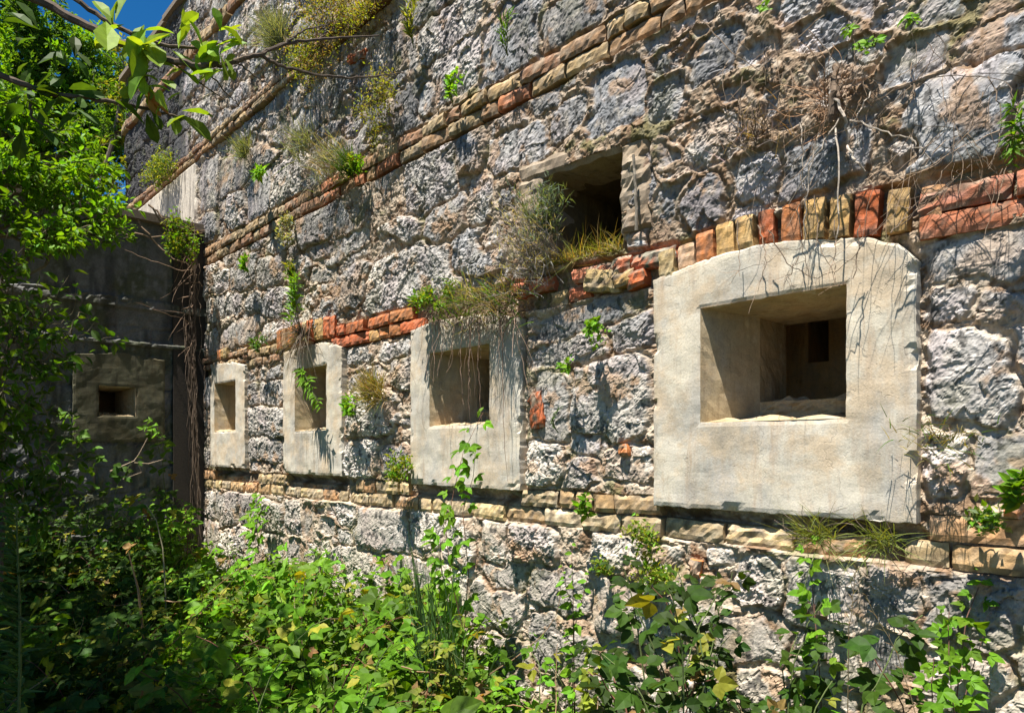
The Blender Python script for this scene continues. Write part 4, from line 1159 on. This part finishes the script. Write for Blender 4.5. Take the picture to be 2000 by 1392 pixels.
# dry climbers at the upper right
t = thing("dead_creeper", "tangled dead creeper stump radiating brown twigs on the upper right stones", "creeper", wp(1625, 215, -.08))
s = MB()
for k in range(75):
    b = wp(1622 + rng.normal(0, 10), 205 + rng.normal(0, 16), -.07)
    a = rng.uniform(0, 2 * math.pi)
    pts = walk(b, np.array([math.cos(a), -.35, math.sin(a) - .15]), rng.uniform(.05, .30) * rng.uniform(.4, 1), 9, .22, .03)
    s.tube(pts, .0017, .0006, np.array([.24, .14, .08]) * rng.uniform(.5, 1.6), 3)
s.tube(curve(wp(1632, 130, -.07), wp(1622, 240, -.10), (.01, -.02, 0), 9, .003), .012, .009, np.array([.15, .11, .08]), 7, .2)
s.tube(curve(wp(1640, 160, -.07), wp(1628, 235, -.09), (.01, -.02, 0), 9, .003), .008, .006, np.array([.15, .11, .08]), 7, .2)
for a, b, w_ in (((1623, 190), (1655, 285), .006), ((1655, 285), (1690, 335), .004), ((1632, 250), (1630, 480), .0035), ((1600, 260), (1570, 480), .003), ((1700, 180), (1655, 290), .0028),
                 ((1562, 240), (1572, 400), .0025), ((1640, 230), (1540, 400), .003), ((1660, 235), (1780, 270), .003), ((1780, 270), (1830, 320), .0028)):
    s.tube(curve(wp(*a, -.10), wp(*b, -.09), (rng.normal(0, .012), -.02, rng.normal(0, .012)), 12, .003), w_, w_ * .6, np.array([.42, .36, .30]) * rng.uniform(.6, 1.1), 5)
s.build("twigs", M_BARK, t)
t = thing("trailing_twigs", "long thin bare tendrils looping across the upper right stones and over the brick arch", "creeper", wp(1600, 350, -.09))
s = MB(); fo = MB()
paths = [[(1450, 150), (1440, 240), (1450, 290), (1480, 330)], [(1850, 110), (1870, 180), (1860, 320), (1790, 400), (1740, 450)], [(1920, 180), (1890, 260), (1930, 320)],
         [(1370, 40), (1450, 120), (1530, 160), (1590, 190)], [(1500, 250), (1590, 270), (1700, 240), (1800, 150), (1830, 90)], [(1700, 200), (1800, 150), (1960, 150), (1990, 210)],
         [(1560, 400), (1565, 470), (1580, 540)], [(1590, 380), (1600, 480), (1640, 560)], [(1500, 450), (1540, 520), (1600, 545), (1650, 520), (1690, 470)], [(1630, 430), (1633, 520), (1628, 560)],
         [(1480, 440), (1500, 500), (1480, 570)], [(1440, 430), (1445, 540)], [(1560, 500), (1530, 560)], [(1680, 440), (1670, 540), (1630, 560)], [(1760, 440), (1860, 350), (1920, 300)], [(1740, 455), (1800, 400), (1840, 370)],
         [(1930, 150), (1960, 220), (1945, 300), (1930, 330)], [(1580, 60), (1640, 130), (1720, 160)], [(1610, 30), (1500, 120), (1420, 200)], [(1380, 200), (1440, 180), (1460, 270), (1440, 340)]]
for pa in paths:
    q = np.array([wp(x_, y_, -.10 + rng.normal(0, .012)) for x_, y_ in pa])
    u = np.linspace(0, 1, 5 * len(q)); v = np.linspace(0, 1, len(q))
    pts = np.stack([np.interp(u, v, q[:, k]) for k in range(3)], -1)
    for it in range(3): pts[1:-1] = .25 * pts[:-2] + .5 * pts[1:-1] + .25 * pts[2:]
    pts[1:-1] += rng.normal(0, .003, (len(pts) - 2, 3))
    cc = np.array([.20, .15, .11]) * rng.uniform(.5, 1.5)
    s.tube(pts, .0022, .0010, cc, 4)
    for k in range(rng.integers(2, 5)):
        i = rng.integers(2, len(pts) - 1)
        s.tube(walk(pts[i], rng.normal(0, 1, 3) + np.array([0, -.3, -.4]), rng.uniform(.05, .16), 8, .2, .05), .0012, .0005, cc, 3)
for k in range(85):
    b = wp(rng.uniform(1400, 1990), rng.uniform(60, 350), -.075)
    L_ = rng.uniform(.10, .36)
    pts = walk(b, np.array([rng.normal(0, .45), -.22, -.55]), L_, 14, .16, .05)
    s.tube(pts, .0013, .0005, np.array([.19, .14, .10]) * rng.uniform(.45, 1.7), 3)
s.build("twigs", M_BARK, t)
tuft("wall_shrub", "purplish dry heather tuft left of the dead creeper stump", "shrub", wp(1478, 270), 60, .13, np.array([.21, .16, .17]), .003, .4, .6, .07, .3, 26, col2=DRY * .8)
# corner climber
t = thing("corner_creeper", "bundle of bare brown creeper stems hanging down the shaded inner corner", "creeper", (-6.86, -.12, 3.2))
s = MB()
for k in range(17):
    x0_ = -6.84 + rng.normal(0, .055); y0_ = -.10 - abs(rng.normal(0, .06))
    zt = rng.uniform(2.6, 3.75); zb = rng.uniform(.4, 1.9)
    pts = curve((x0_, y0_, zt), (x0_ + rng.normal(0, .05), -.06 - abs(rng.normal(0, .05)), zb), (0, -.02, 0), 22, .010)
    s.tube(pts, .005 * rng.uniform(.4, 1.3), .003, np.array([.13, .095, .07]) * rng.uniform(.5, 1.4), 4)
for k in range(26):
    s.tube(walk((-6.84, -.14, rng.uniform(2.4, 3.7)), np.array([rng.normal(-.1, .5), -.5, rng.normal(-.4, .4)]), rng.uniform(.2, .7), 12, .15, .04), .004, .0012, np.array([.19, .13, .09]) * rng.uniform(.6, 1.3), 4)
for a, b in (((290, 400), (385, 500)), ((300, 410), (400, 450)), ((270, 430), (370, 520)), ((330, 430), (395, 560)), ((200, 445), (395, 455))):
    s.tube(curve(A(*a, -6.78), A(*b, -6.74), (0, 0, -.05), 14, .012), .010, .005, np.array([.17, .12, .08]), 5)
s.build("stems", M_BARK, t)
shoot("side_wall_weed", "small lime leaf spray below the side wall's frame", "weed", [curve(A(318, 850, -6.86), A(280 + a, 835 + b, -6.72), (0, 0, .04), 9) for a, b in ((0, 0), (10, -14), (12, 12))], .085, .04, .03, BRI, 'ovate', up=.4)
shoot("side_wall_weed", "few green leaves left of the square hole in the shaded side wall", "weed", [curve(A(120, 815, -6.8), A(150 + a, 830 + b, -6.7), (0, 0, .04), 9) for a, b in ((0, 0), (-10, -14))], .09, .045, .03, BRI * .9, 'ovate', up=.4)

# ------------------------------------------------------------------ climbers and weeds standing in front of the wall
shoot("climbing_vine", "tall vine with large lime leaves climbing in front of the third embrasure", "vine", [
    [P(905, 1240, 3.25), P(880, 1130, 3.22), P(870, 1040, 3.2), P(885, 960, 3.2), P(905, 880, 3.25), P(945, 805, 3.3)],
    [P(905, 1240, 3.3), P(915, 1120, 3.3), P(905, 1000, 3.3), P(925, 930, 3.32), P(930, 870, 3.3)],
    [P(850, 1260, 3.2), P(862, 1120, 3.18), P(858, 1040, 3.15)]], .074, .048, .062, BRI * 1.1, 'ovate', up=.25, droop=.6, start=.10, tri=True, scol=np.array([.16, .08, .05]))
shoot("sapling", "pale green sapling with broad drooping leaves before the lower wall", "sapling", [
    [P(590, 1330, 4.2), P(575, 1200, 4.2), P(560, 1060, 4.25)], [P(590, 1300, 4.2), P(620, 1180, 4.15), P(640, 1080, 4.2)], [P(580, 1250, 4.2), P(540, 1150, 4.1), P(520, 1080, 4.15)]],
    .15, .07, .045, BRI * 1.35, 'ovate', up=.25, droop=1.0, start=.3)
shoot("climbing_vine", "leafy green vine climbing the lower wall near the corner under the small frames", "vine", [
    [W(505, 1080, -.2), W(500, 1010, -.15), W(508, 965, -.13)], [W(500, 1080, -.2), W(518, 1020, -.16), W(520, 985, -.14)]], .08, .05, .030, BRI * 1.1, 'ovate', up=.3, droop=.5, tri=True)
# reed-like stalks
t = thing("grass_clump", "clump of tall dark green reed stalks rising from the brambles at centre", "grass", P(850, 1392, 3.0))
fo = MB()
for k in range(95):
    b = P(858 + rng.normal(0, 34), 1392, 3.0 + rng.normal(0, .06)); e = P(838 + rng.normal(0, 45), rng.uniform(1030, 1290), 3.0 + rng.normal(0, .08))
    fo.blades(b[None], (e - b)[None], (rng.normal(0, .10, 3) + np.array([0, 0, -.05]))[None], .009, vary(np.array([.055, .11, .035]), 1), 10)
for k in range(10):
    b = P(835 + rng.normal(0, 14), 1300, 2.95); e = P(815 + rng.normal(0, 12), rng.uniform(1015, 1100), 2.95)
    fo.blades(b[None], (e - b)[None], rng.normal(0, .03, 3)[None], .008, vary(np.array([.05, .10, .03]), 1), 10)
fo.build("foliage", M_LEAF, t)
shoot("rooted_weed", "thin red-stemmed plant with few large lime leaves against the lower stones", "weed", [
    [P(1118, 1340, 2.75), P(1117, 1200, 2.75), P(1115, 1060, 2.78)], [P(1118, 1250, 2.75), P(1150, 1120, 2.76)], [P(1118, 1200, 2.75), P(1092, 1110, 2.74)]], .06, .036, .060, BRI * 1.1, 'ovate', up=.3, droop=.5, scol=np.array([.16, .07, .05]))
shoot("rooted_weed", "plant with yellow-green oval leaves at the foot of the lower stones", "weed", [
    [P(1150, 1420, 2.45), P(1150, 1330, 2.45), P(1158, 1255, 2.45)], [P(1150, 1400, 2.45), P(1175, 1290, 2.42)]], .065, .042, .036, YEG * 1.1, 'ovate', up=.3, droop=.5)
shoot("climbing_vine", "young bramble shoot rising to the lower brick band under the big frame", "vine", [
    [P(1605, 1460, 2.3), P(1600, 1280, 2.3), P(1590, 1150, 2.33), P(1575, 1060, 2.36)]], .058, .038, .055, BRI * 1.15, 'ovate', up=.3, droop=.4, tri=True, scol=np.array([.15, .08, .06]))
shoot("climbing_vine", "leafy bramble shoots at the lower right with several lime leaf sprays", "vine", [
    [P(1870, 1500, 2.05), P(1880, 1330, 2.05), P(1900, 1200, 2.08), P(1940, 1100, 2.1)], [P(1870, 1450, 2.05), P(1850, 1290, 2.0), P(1850, 1190, 2.03)], [P(1880, 1400, 2.05), P(1930, 1250, 2.05)],
    [P(1830, 1480, 1.95), P(1820, 1380, 1.9), P(1825, 1280, 1.9)]], .055, .037, .050, BRI * 1.0, 'ovate', up=.3, droop=.4, tri=True, scol=np.array([.15, .08, .06]))
shoot("grass_stalk", "thin bent grass stalks crossing the lower right stones", "grass", [
    [P(1790, 1400, 1.9), P(1750, 1250, 1.95), P(1690, 1150, 2.0)], [P(1655, 1230, 2.1), P(1665, 1160, 2.1), P(1672, 1110, 2.1)]], .03, .003, .05, DRY, up=1.5, r=.0018, scol=np.array([.14, .11, .06]))
bramble_bush("bramble_bush", "dark round-leaved bramble arching out from the bottom right of centre", "bush", P(1370, 1500, 2.2), 26, .60, .30, .060, MID * .62, spread=.17)
bramble_bush("bramble_bush", "shaded bramble under the bent grass stalks at the bottom right", "bush", P(1640, 1540, 2.0), 14, .36, .35, .052, MID * .6, spread=.16)  # leaf green darkened to stand in for shade
bramble_bush("bramble_bush", "low bramble along the foot of the wall right of the reed stalks", "bush", P(1030, 1440, 3.0), 10, .5, .4, .055, BRI * .9, spread=.2)
bramble_bush("bramble_bush", "bright bramble mound in full sun left of the climbing vine", "bush", P(740, 1330, 3.9), 22, .60, .45, .078, BRI * 1.25, spread=.25)
bramble_bush("bramble_bush", "bramble canes standing against the dark side wall in the shade", "bush", P(290, 1090, 5.6), 12, 1.0, .4, .075, MID * 1.2, spread=.2)
bramble_bush("bramble_bush", "big leaved bramble at the very bottom of the picture left of centre", "bush", P(560, 1480, 2.5), 12, .55, .45, .06, BRI, spread=.2)
# tall weed at the left edge
shoot("tall_weed", "tall narrow-leaved weed stalk standing at the far left edge", "weed", [
    [P(38, 1500, 2.0), P(35, 1250, 2.0), P(28, 1100, 2.0), P(26, 985, 2.0)]], .12, .014, .010, np.array([.045, .10, .03]), up=.55, droop=.1, r=.006, start=.1)
# bare stalks
t = thing("dry_stalk", "dead brown cane leaning among the brambles left of centre", "stalk", P(280, 1240, 3.6))
s = MB(); s.tube(np.array([P(282, 1290, 3.6), P(278, 1220, 3.6), P(270, 1150, 3.6), P(258, 1105, 3.6), P(250, 1075, 3.6)]), .007, .003, np.array([.30, .18, .09]), 6, .2)
s.build("stem", M_BARK, t)
t = thing("dry_stalk", "thin pale bare stem curving up in front of the shaded side wall", "stalk", P(322, 1160, 4.4))
s = MB(); s.tube(np.array([P(326, 1250, 4.4), P(323, 1150, 4.4), P(318, 1070, 4.4), P(305, 1015, 4.4), P(285, 985, 4.4)]), .006, .003, np.array([.25, .23, .14]), 5)
s.build("stem", M_BARK, t)
t = thing("dry_stalk", "forked bare twig under the side wall's concrete frame", "stalk", A(265, 910, -6.7))
s = MB()
for pa in ([(215, 920), (262, 900), (275, 880), (288, 855)], [(262, 903), (290, 905), (318, 897)], [(270, 905), (276, 922), (240, 935)]):
    s.tube(np.array([A(*q, -6.65) for q in pa]), .006, .002, np.array([.35, .27, .20]), 5)
s.build("stem", M_BARK, t)

def walk2(p, d, L, n=10):
    pts = [np.asarray(p, float)]; d = unit(d)
    for k in range(n):
        d = unit(d + rng.normal(0, .18, 3)); pts.append(pts[-1] + d * L / n)
    return np.array(pts)
# ------------------------------------------------------------------ the thicket nobody could count
def project(p):
    d = np.asarray(p) - CAM
    z_ = d @ AX
    return 1000 + F * (d @ RT) / z_, 876 - F * d[2] / z_, z_
th = MB(); ths = MB()
placed = 0
while placed < 1250:
    b = np.array([rng.uniform(-6.85, -.6), rng.uniform(-4.2, -.12), -.02])
    px, py, dz = project(b + np.array([0, 0, .5]))
    if dz < 1.55 or px < -120 or px > 2050: continue
    wd = -b[1]
    H = .62
    hole = gn(b[0] * 1.5 + 3, b[1] * 1.5, 905) + .35 * gn(b[0] * 4, b[1] * 4, 906)
    if hole < (-.10 if px < 350 else -.16 if px < 950 else -.4): continue
    H *= 1 + .35 * hole
    if px > 930 and wd < 1.3: H = .40
    if px > 930 and wd < .5: H = .28
    if px > 1250: H = min(H, .36)
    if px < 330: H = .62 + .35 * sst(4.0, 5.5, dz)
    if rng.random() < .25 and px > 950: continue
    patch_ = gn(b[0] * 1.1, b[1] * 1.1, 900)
    colr = (BRI * 1.2 if patch_ > -.1 else BRI * .75) if px > 300 else (MID * .75 if patch_ < .25 else BRI * .8)  # greens at the left darkened, shade put into the leaf colour
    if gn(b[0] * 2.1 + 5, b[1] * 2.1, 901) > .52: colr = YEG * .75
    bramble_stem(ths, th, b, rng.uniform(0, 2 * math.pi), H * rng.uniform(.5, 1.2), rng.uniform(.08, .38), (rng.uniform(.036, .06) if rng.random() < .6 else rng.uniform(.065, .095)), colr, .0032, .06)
    placed += 1
for k in range(190):                                   # dead canes lying about
    b = np.array([rng.uniform(-6.5, -1.0), rng.uniform(-3.2, -.2), rng.uniform(.1, .6)])
    if project(b)[2] < 1.8: continue
    ths.tube(walk2(b, rng.normal(0, 1, 3) * np.array([1, 1, .7]), rng.uniform(.2, .8)), .0035, .0012, np.array([.30, .21, .13]) * rng.uniform(.4, 1.3), 4)
n = 5200                                               # grass and dead stems between the canes
B = np.stack([rng.uniform(-6.8, -.6, n), rng.uniform(-3.6, -.12, n), np.zeros(n)], -1)
D = unit(rng.normal(0, .35, (n, 3)) + UP); L_ = rng.uniform(.15, .55, n)
c_ = vary(MID, n); k = rng.random(n) < .45; c_[k] = vary(DRY * .8, int(k.sum()))
th.blades(B, D * L_[:, None], (rng.normal(0, .4, (n, 3)) - UP * .3) * L_[:, None] * .7, .0045, c_)
th.v += ths.v; th.c += ths.c
th.t += [t_ + th.n for t_ in ths.t]
th.n += ths.n
tag(th.build("bramble_thicket", M_LEAF), "dense thicket of brambles and grass covering the ground before the wall", "undergrowth", None, 'stuff')

# ------------------------------------------------------------------ trees
def tree(name, label, base, top, clusters, leafL, nleaf, col, r0=.06, shape='simple', col2=None, droop=.25, group=None, ratio=.5):
    t = thing(name, label, "tree", base, group)
    s = MB(); l = MB()
    base = np.asarray(base, float); top = np.asarray(top, float)
    tr = curve(base, top, rng.normal(0, .08, 3) * np.array([1, 1, 0]), 14, .02)
    s.tube(tr, r0, r0 * .35, np.array([.11, .09, .07]), 8, .08)
    for (C, rad) in clusters:
        C = np.asarray(C, float)
        i = int(np.clip(np.argmin(np.linalg.norm(tr - (C - UP * rad * .8), axis=1)), 4, 13))
        lb = curve(tr[i], C, (0, 0, -.08 * np.linalg.norm(C - tr[i])), 9, .02)
        s.tube(lb, max(.006, r0 * .28), .004, np.array([.12, .10, .07]), 5)
        nt_ = max(6, int(7 + rad * 14))
        per = max(8, int(nleaf * rad * rad * 6 / nt_))
        for k in range(nt_):
            q0 = lb[rng.integers(4, 9)]
            e = C + unit(rng.normal(0, 1, 3)) * rad * rng.uniform(.45, 1.1) * np.array([1.1, 1.1, .75])
            tw = curve(q0, e, rng.normal(0, .04, 3) - UP * .03, 8, .006)
            s.tube(tw, .0038, .0012, np.array([.13, .11, .07]), 4)
            tt = rng.uniform(.25, 1.0, per); u = np.linspace(0, 1, 8)
            Q = np.stack([np.interp(tt, u, tw[:, q]) for q in range(3)], -1)
            D = unit(rng.normal(0, .8, (per, 3)) + unit(e - q0) * .7 - UP * droop)
            N = unit(UP * 1.1 + .5 * rng.normal(0, 1, (per, 3)))
            sz = leafL * rng.uniform(.6, 1.25, per)
            Q = Q + D * sz[:, None] * .25 + rng.normal(0, .012, (per, 3))
            c = vary(col if (col2 is None or rng.random() < .6) else col2, per, .3)
            l.leaves(Q, D, N, sz, sz * ratio, c, shape)
    s.build("trunk", M_BARK, t); l.build("crown", M_LEAF, t)
    return t
def G(px, depth): q = P(px, 876, depth); return np.array([q[0], q[1], -.05])
cl = [(P(x_, y_, d_), r_) for x_, y_, d_, r_ in [(20, 300, 4.7, .38), (95, 320, 4.6, .40), (165, 360, 4.7, .34), (215, 405, 4.8, .26), (50, 390, 4.5, .38), (125, 425, 4.5, .30), (10, 230, 4.8, .40), (80, 250, 4.9, .3), (200, 340, 4.9, .25), (-60, 330, 4.6, .5), (-70, 220, 4.7, .5), (235, 440, 4.8, .16), (160, 300, 5.0, .25), (60, 170, 4.9, .3), (130, 250, 5.0, .28), (180, 440, 4.6, .2), (90, 450, 4.5, .22)]]
tree("young_tree", "sunlit yellow-green leafy tree leaning over the side wall's top", G(-90, 4.6), P(0, 300, 4.7), cl, .058, 520, BRI * 1.2, .05, 'ovate', BRI * .75)
cl = [(P(x_, y_, d_), r_) for x_, y_, d_, r_ in [(25, 560, 4.0, .26), (90, 590, 3.9, .24), (140, 640, 3.9, .20), (40, 650, 3.9, .26), (100, 690, 3.9, .2), (10, 480, 4.0, .2), (-60, 600, 3.9, .4), (20, 750, 3.9, .28), (80, 790, 4.0, .22), (10, 850, 3.9, .3), (100, 870, 4.0, .24), (-60, 760, 3.9, .4), (45, 940, 3.9, .3), (130, 930, 4.1, .22), (-40, 980, 3.8, .3), (110, 1000, 4.0, .2)]]
tree("shrub_tree", "dark leafy bush at the left edge half hiding the shaded side wall", G(-60, 3.95), P(0, 600, 3.95), cl, .068, 190, MID * .95, .03, 'ovate', BRI * .7)
cl = [(P(x_, y_, d_), r_) for x_, y_, d_, r_ in [(30, 60, 10.5, .9), (100, 120, 10.5, .8), (60, 190, 10, .8), (170, 130, 11, .7), (150, 220, 10.5, .7), (220, 190, 11, .6), (0, 260, 10, .9), (100, 270, 10.5, .7), (200, 280, 11, .7), (-80, 120, 10, 1.2), (-60, 260, 10, 1.0), (230, 260, 11, .5), (10, -40, 10.5, .7), (150, 340, 10.5, .6), (60, 350, 10, .7), (130, 60, 11, .6), (190, 100, 11, .55), (200, 230, 11, .6), (40, 20, 10.5, .7), (120, 190, 10.8, .7), (240, 150, 11.5, .5), (70, 120, 11, .7), (20, 180, 10.5, .8)]]
tree("background_tree", "tall tree with small leaves and sky gaps rising behind the side wall", G(90, 11), P(90, 120, 11), cl, .085, 640, MID * 1.25, .14, 'simple', BRI * 1.2)
cl = [(P(x_, y_, d_), r_) for x_, y_, d_, r_ in [(235, 330, 8.6, .35), (255, 240, 8.8, .4), (230, 260, 9, .4), (260, 170, 8.8, .32), (215, 190, 9, .4), (285, 215, 8.6, .22), (240, 110, 9, .3), (275, 130, 8.6, .2)]]
tree("roof_tree", "smaller tree standing by the far end of the tall wall", np.array([-9.7, -1.3, -.05]), P(235, 200, 8.8), cl, .065, 520, MID * 1.1, .07, 'simple', YEG * .8)

# the tree beside the photographer: one long bough enters the picture from above
t = thing("overhanging_tree", "nearby tree whose bough with large glossy leaves hangs across the top corner sky", "tree", (-2.15, -2.95, -.05))
s = MB(); l = MB()
tb = np.array([-2.15, -2.95, -.05])
tr = np.array([tb, tb + (.02, .03, 1.0), tb + (-.04, .0, 2.0), tb + (.02, .05, 3.0), tb + (.1, .1, 4.2)])
s.tube(tr, .085, .04, np.array([.10, .085, .065]), 9, .06)
def bough(pts, r0, r1):
    q = np.array(pts); u = np.linspace(0, 1, 6 * len(q)); v = np.linspace(0, 1, len(q))
    p_ = np.stack([np.interp(u, v, q[:, k]) for k in range(3)], -1)
    for it in range(4): p_[1:-1] = .25 * p_[:-2] + .5 * p_[1:-1] + .25 * p_[2:]
    p_[1:-1] += rng.normal(0, .0012, (len(p_) - 2, 3))
    s.tube(p_, r0, r1, np.array([.085, .065, .05]), 7, .08); return p_
D0 = 1.45
bough([tr[2], P(-500, -60, 1.4), P(-150, -60, 1.42), P(60, -10, D0), P(170, 50, D0), P(250, 90, D0), P(330, 118, D0), P(395, 130, D0), P(450, 124, 1.48), P(510, 105, 1.52), P(560, 84, 1.58), P(640, 76, 1.66), P(740, 70, 1.75)], .013, .0020)
bough([P(505, 108, 1.52), P(560, 133, 1.56), P(640, 150, 1.62), P(700, 152, 1.68), P(790, 143, 1.74)], .0045, .0014)
bough([P(560, 84, 1.58), P(590, 60, 1.6), P(640, 48, 1.65)], .003, .001)
bough([P(120, -20, 1.5), P(215, 45, 1.5), P(290, 82, 1.5), P(360, 95, 1.5), P(420, 90, 1.5), P(450, 78, 1.5)], .006, .002)
bough([P(265, 95, D0), P(285, 140, D0), P(290, 190, D0)], .004, .0015)
bough([P(330, 118, D0), P(400, 170, 1.5), P(440, 195, 1.5)], .0025, .001); bough([P(395, 130, D0), P(450, 190, 1.5), P(470, 210, 1.5)], .002, .0008); bough([P(460, 122, D0), P(530, 170, 1.55)], .002, .0008)
bough([tr[2], P(-400, 100, 1.5), P(-80, 110, 1.5), P(20, 155, 1.5), P(100, 185, 1.5), P(200, 195, 1.5), P(320, 220, 1.52), P(350, 228, 1.52)], .010, .002)
bough([P(55, 165, 1.5), P(60, 230, 1.5), P(100, 250, 1.5)], .004, .0015)
def rosette(px, py, d, n, L, col, spread=1.0, dn=.0):
    p_ = P(px, py, d)
    a = rng.uniform(0, 2 * math.pi, n)
    Dv = unit(RT * np.cos(a)[:, None] * 1.0 + UP * (np.sin(a)[:, None] * .9 + .25 - dn) - AX * rng.uniform(-.3, .7, (n, 1)))
    N = unit(UP * .9 - AX * .5 + .45 * rng.normal(0, 1, (n, 3)))
    sz = L * 1.05 * rng.uniform(.55, 1.15, n)
    B_ = p_ + rng.normal(0, .012 * spread, (n, 3))
    l.leaves(B_, Dv, N, sz, sz * .52, vary(col, n, .25), 'obovate', .25)
LG = np.array([.17, .28, .025])
for px, py, n_, L_, c_, dn in [(222, 45, 7, .085, LG, 0), (290, 70, 6, .075, LG, 0), (285, 78, 4, .08, LG * .8, 0), (345, 85, 8, .075, LG * 1.1, 0), (395, 90, 9, .06, LG * 1.15, 0), (430, 95, 8, .06, LG * 1.15, 0), (450, 62, 7, .055, LG * 1.1, -.2),
                               (255, 95, 4, .07, LG * .7, .4), (285, 165, 7, .07, LG, .7), (300, 135, 6, .07, LG, .6), (440, 128, 5, .05, LG, .5), (350, 130, 5, .055, LG, .3), (325, 200, 4, .06, LG * 1.1, .2), (270, 160, 4, .06, LG * .8, .6), (345, 218, 6, .06, LG * .9, .1)]:
    rosette(px, py, D0, max(2, int(n_ * .8)), L_, c_, 1, dn)
for px, py, n_ in [(20, 60, 6), (60, 30, 6), (110, 80, 6), (20, 150, 8), (60, 190, 9), (100, 190, 8), (140, 200, 7), (180, 200, 7), (230, 205, 7), (280, 215, 6), (60, 240, 8), (95, 250, 6), (15, 220, 6), (320, 225, 5), (10, 100, 6), (150, 110, 4)]:
    rosette(px, py, 1.5, max(2, n_ // 2), .055, MID * .8, 1.8, .2)
rosette(287, 180, D0, 2, .06, np.array([.33, .14, .03]), .5, 1.2)
# its crown overhead, out of the picture, throwing dappled shade on the left
for k in range(130):
    C = np.array([rng.uniform(-6.4, -2.2), rng.uniform(-4.6, -2.55), rng.uniform(3.4, 5.0)])
    q_ = project(C)
    if q_[2] > .1 and -250 < q_[0] < 2200 and q_[1] > -300: continue
    lb = curve(tr[4] if k % 2 else tr[3], C, (0, 0, .1), 9, .03); s.tube(lb, .014, .004, np.array([.1, .08, .06]), 5)
    m = 150
    Q = C + rng.normal(0, .26, (m, 3)) * np.array([1, 1, .6])
    l.leaves(Q, unit(rng.normal(0, 1, (m, 3)) - UP * .2), unit(UP + .4 * rng.normal(0, 1, (m, 3))), .085 * rng.uniform(.7, 1.2, m), .042, vary(MID, m), 'simple')
s.build("trunk", M_BARK, t); l.build("crown", M_LEAF, t)
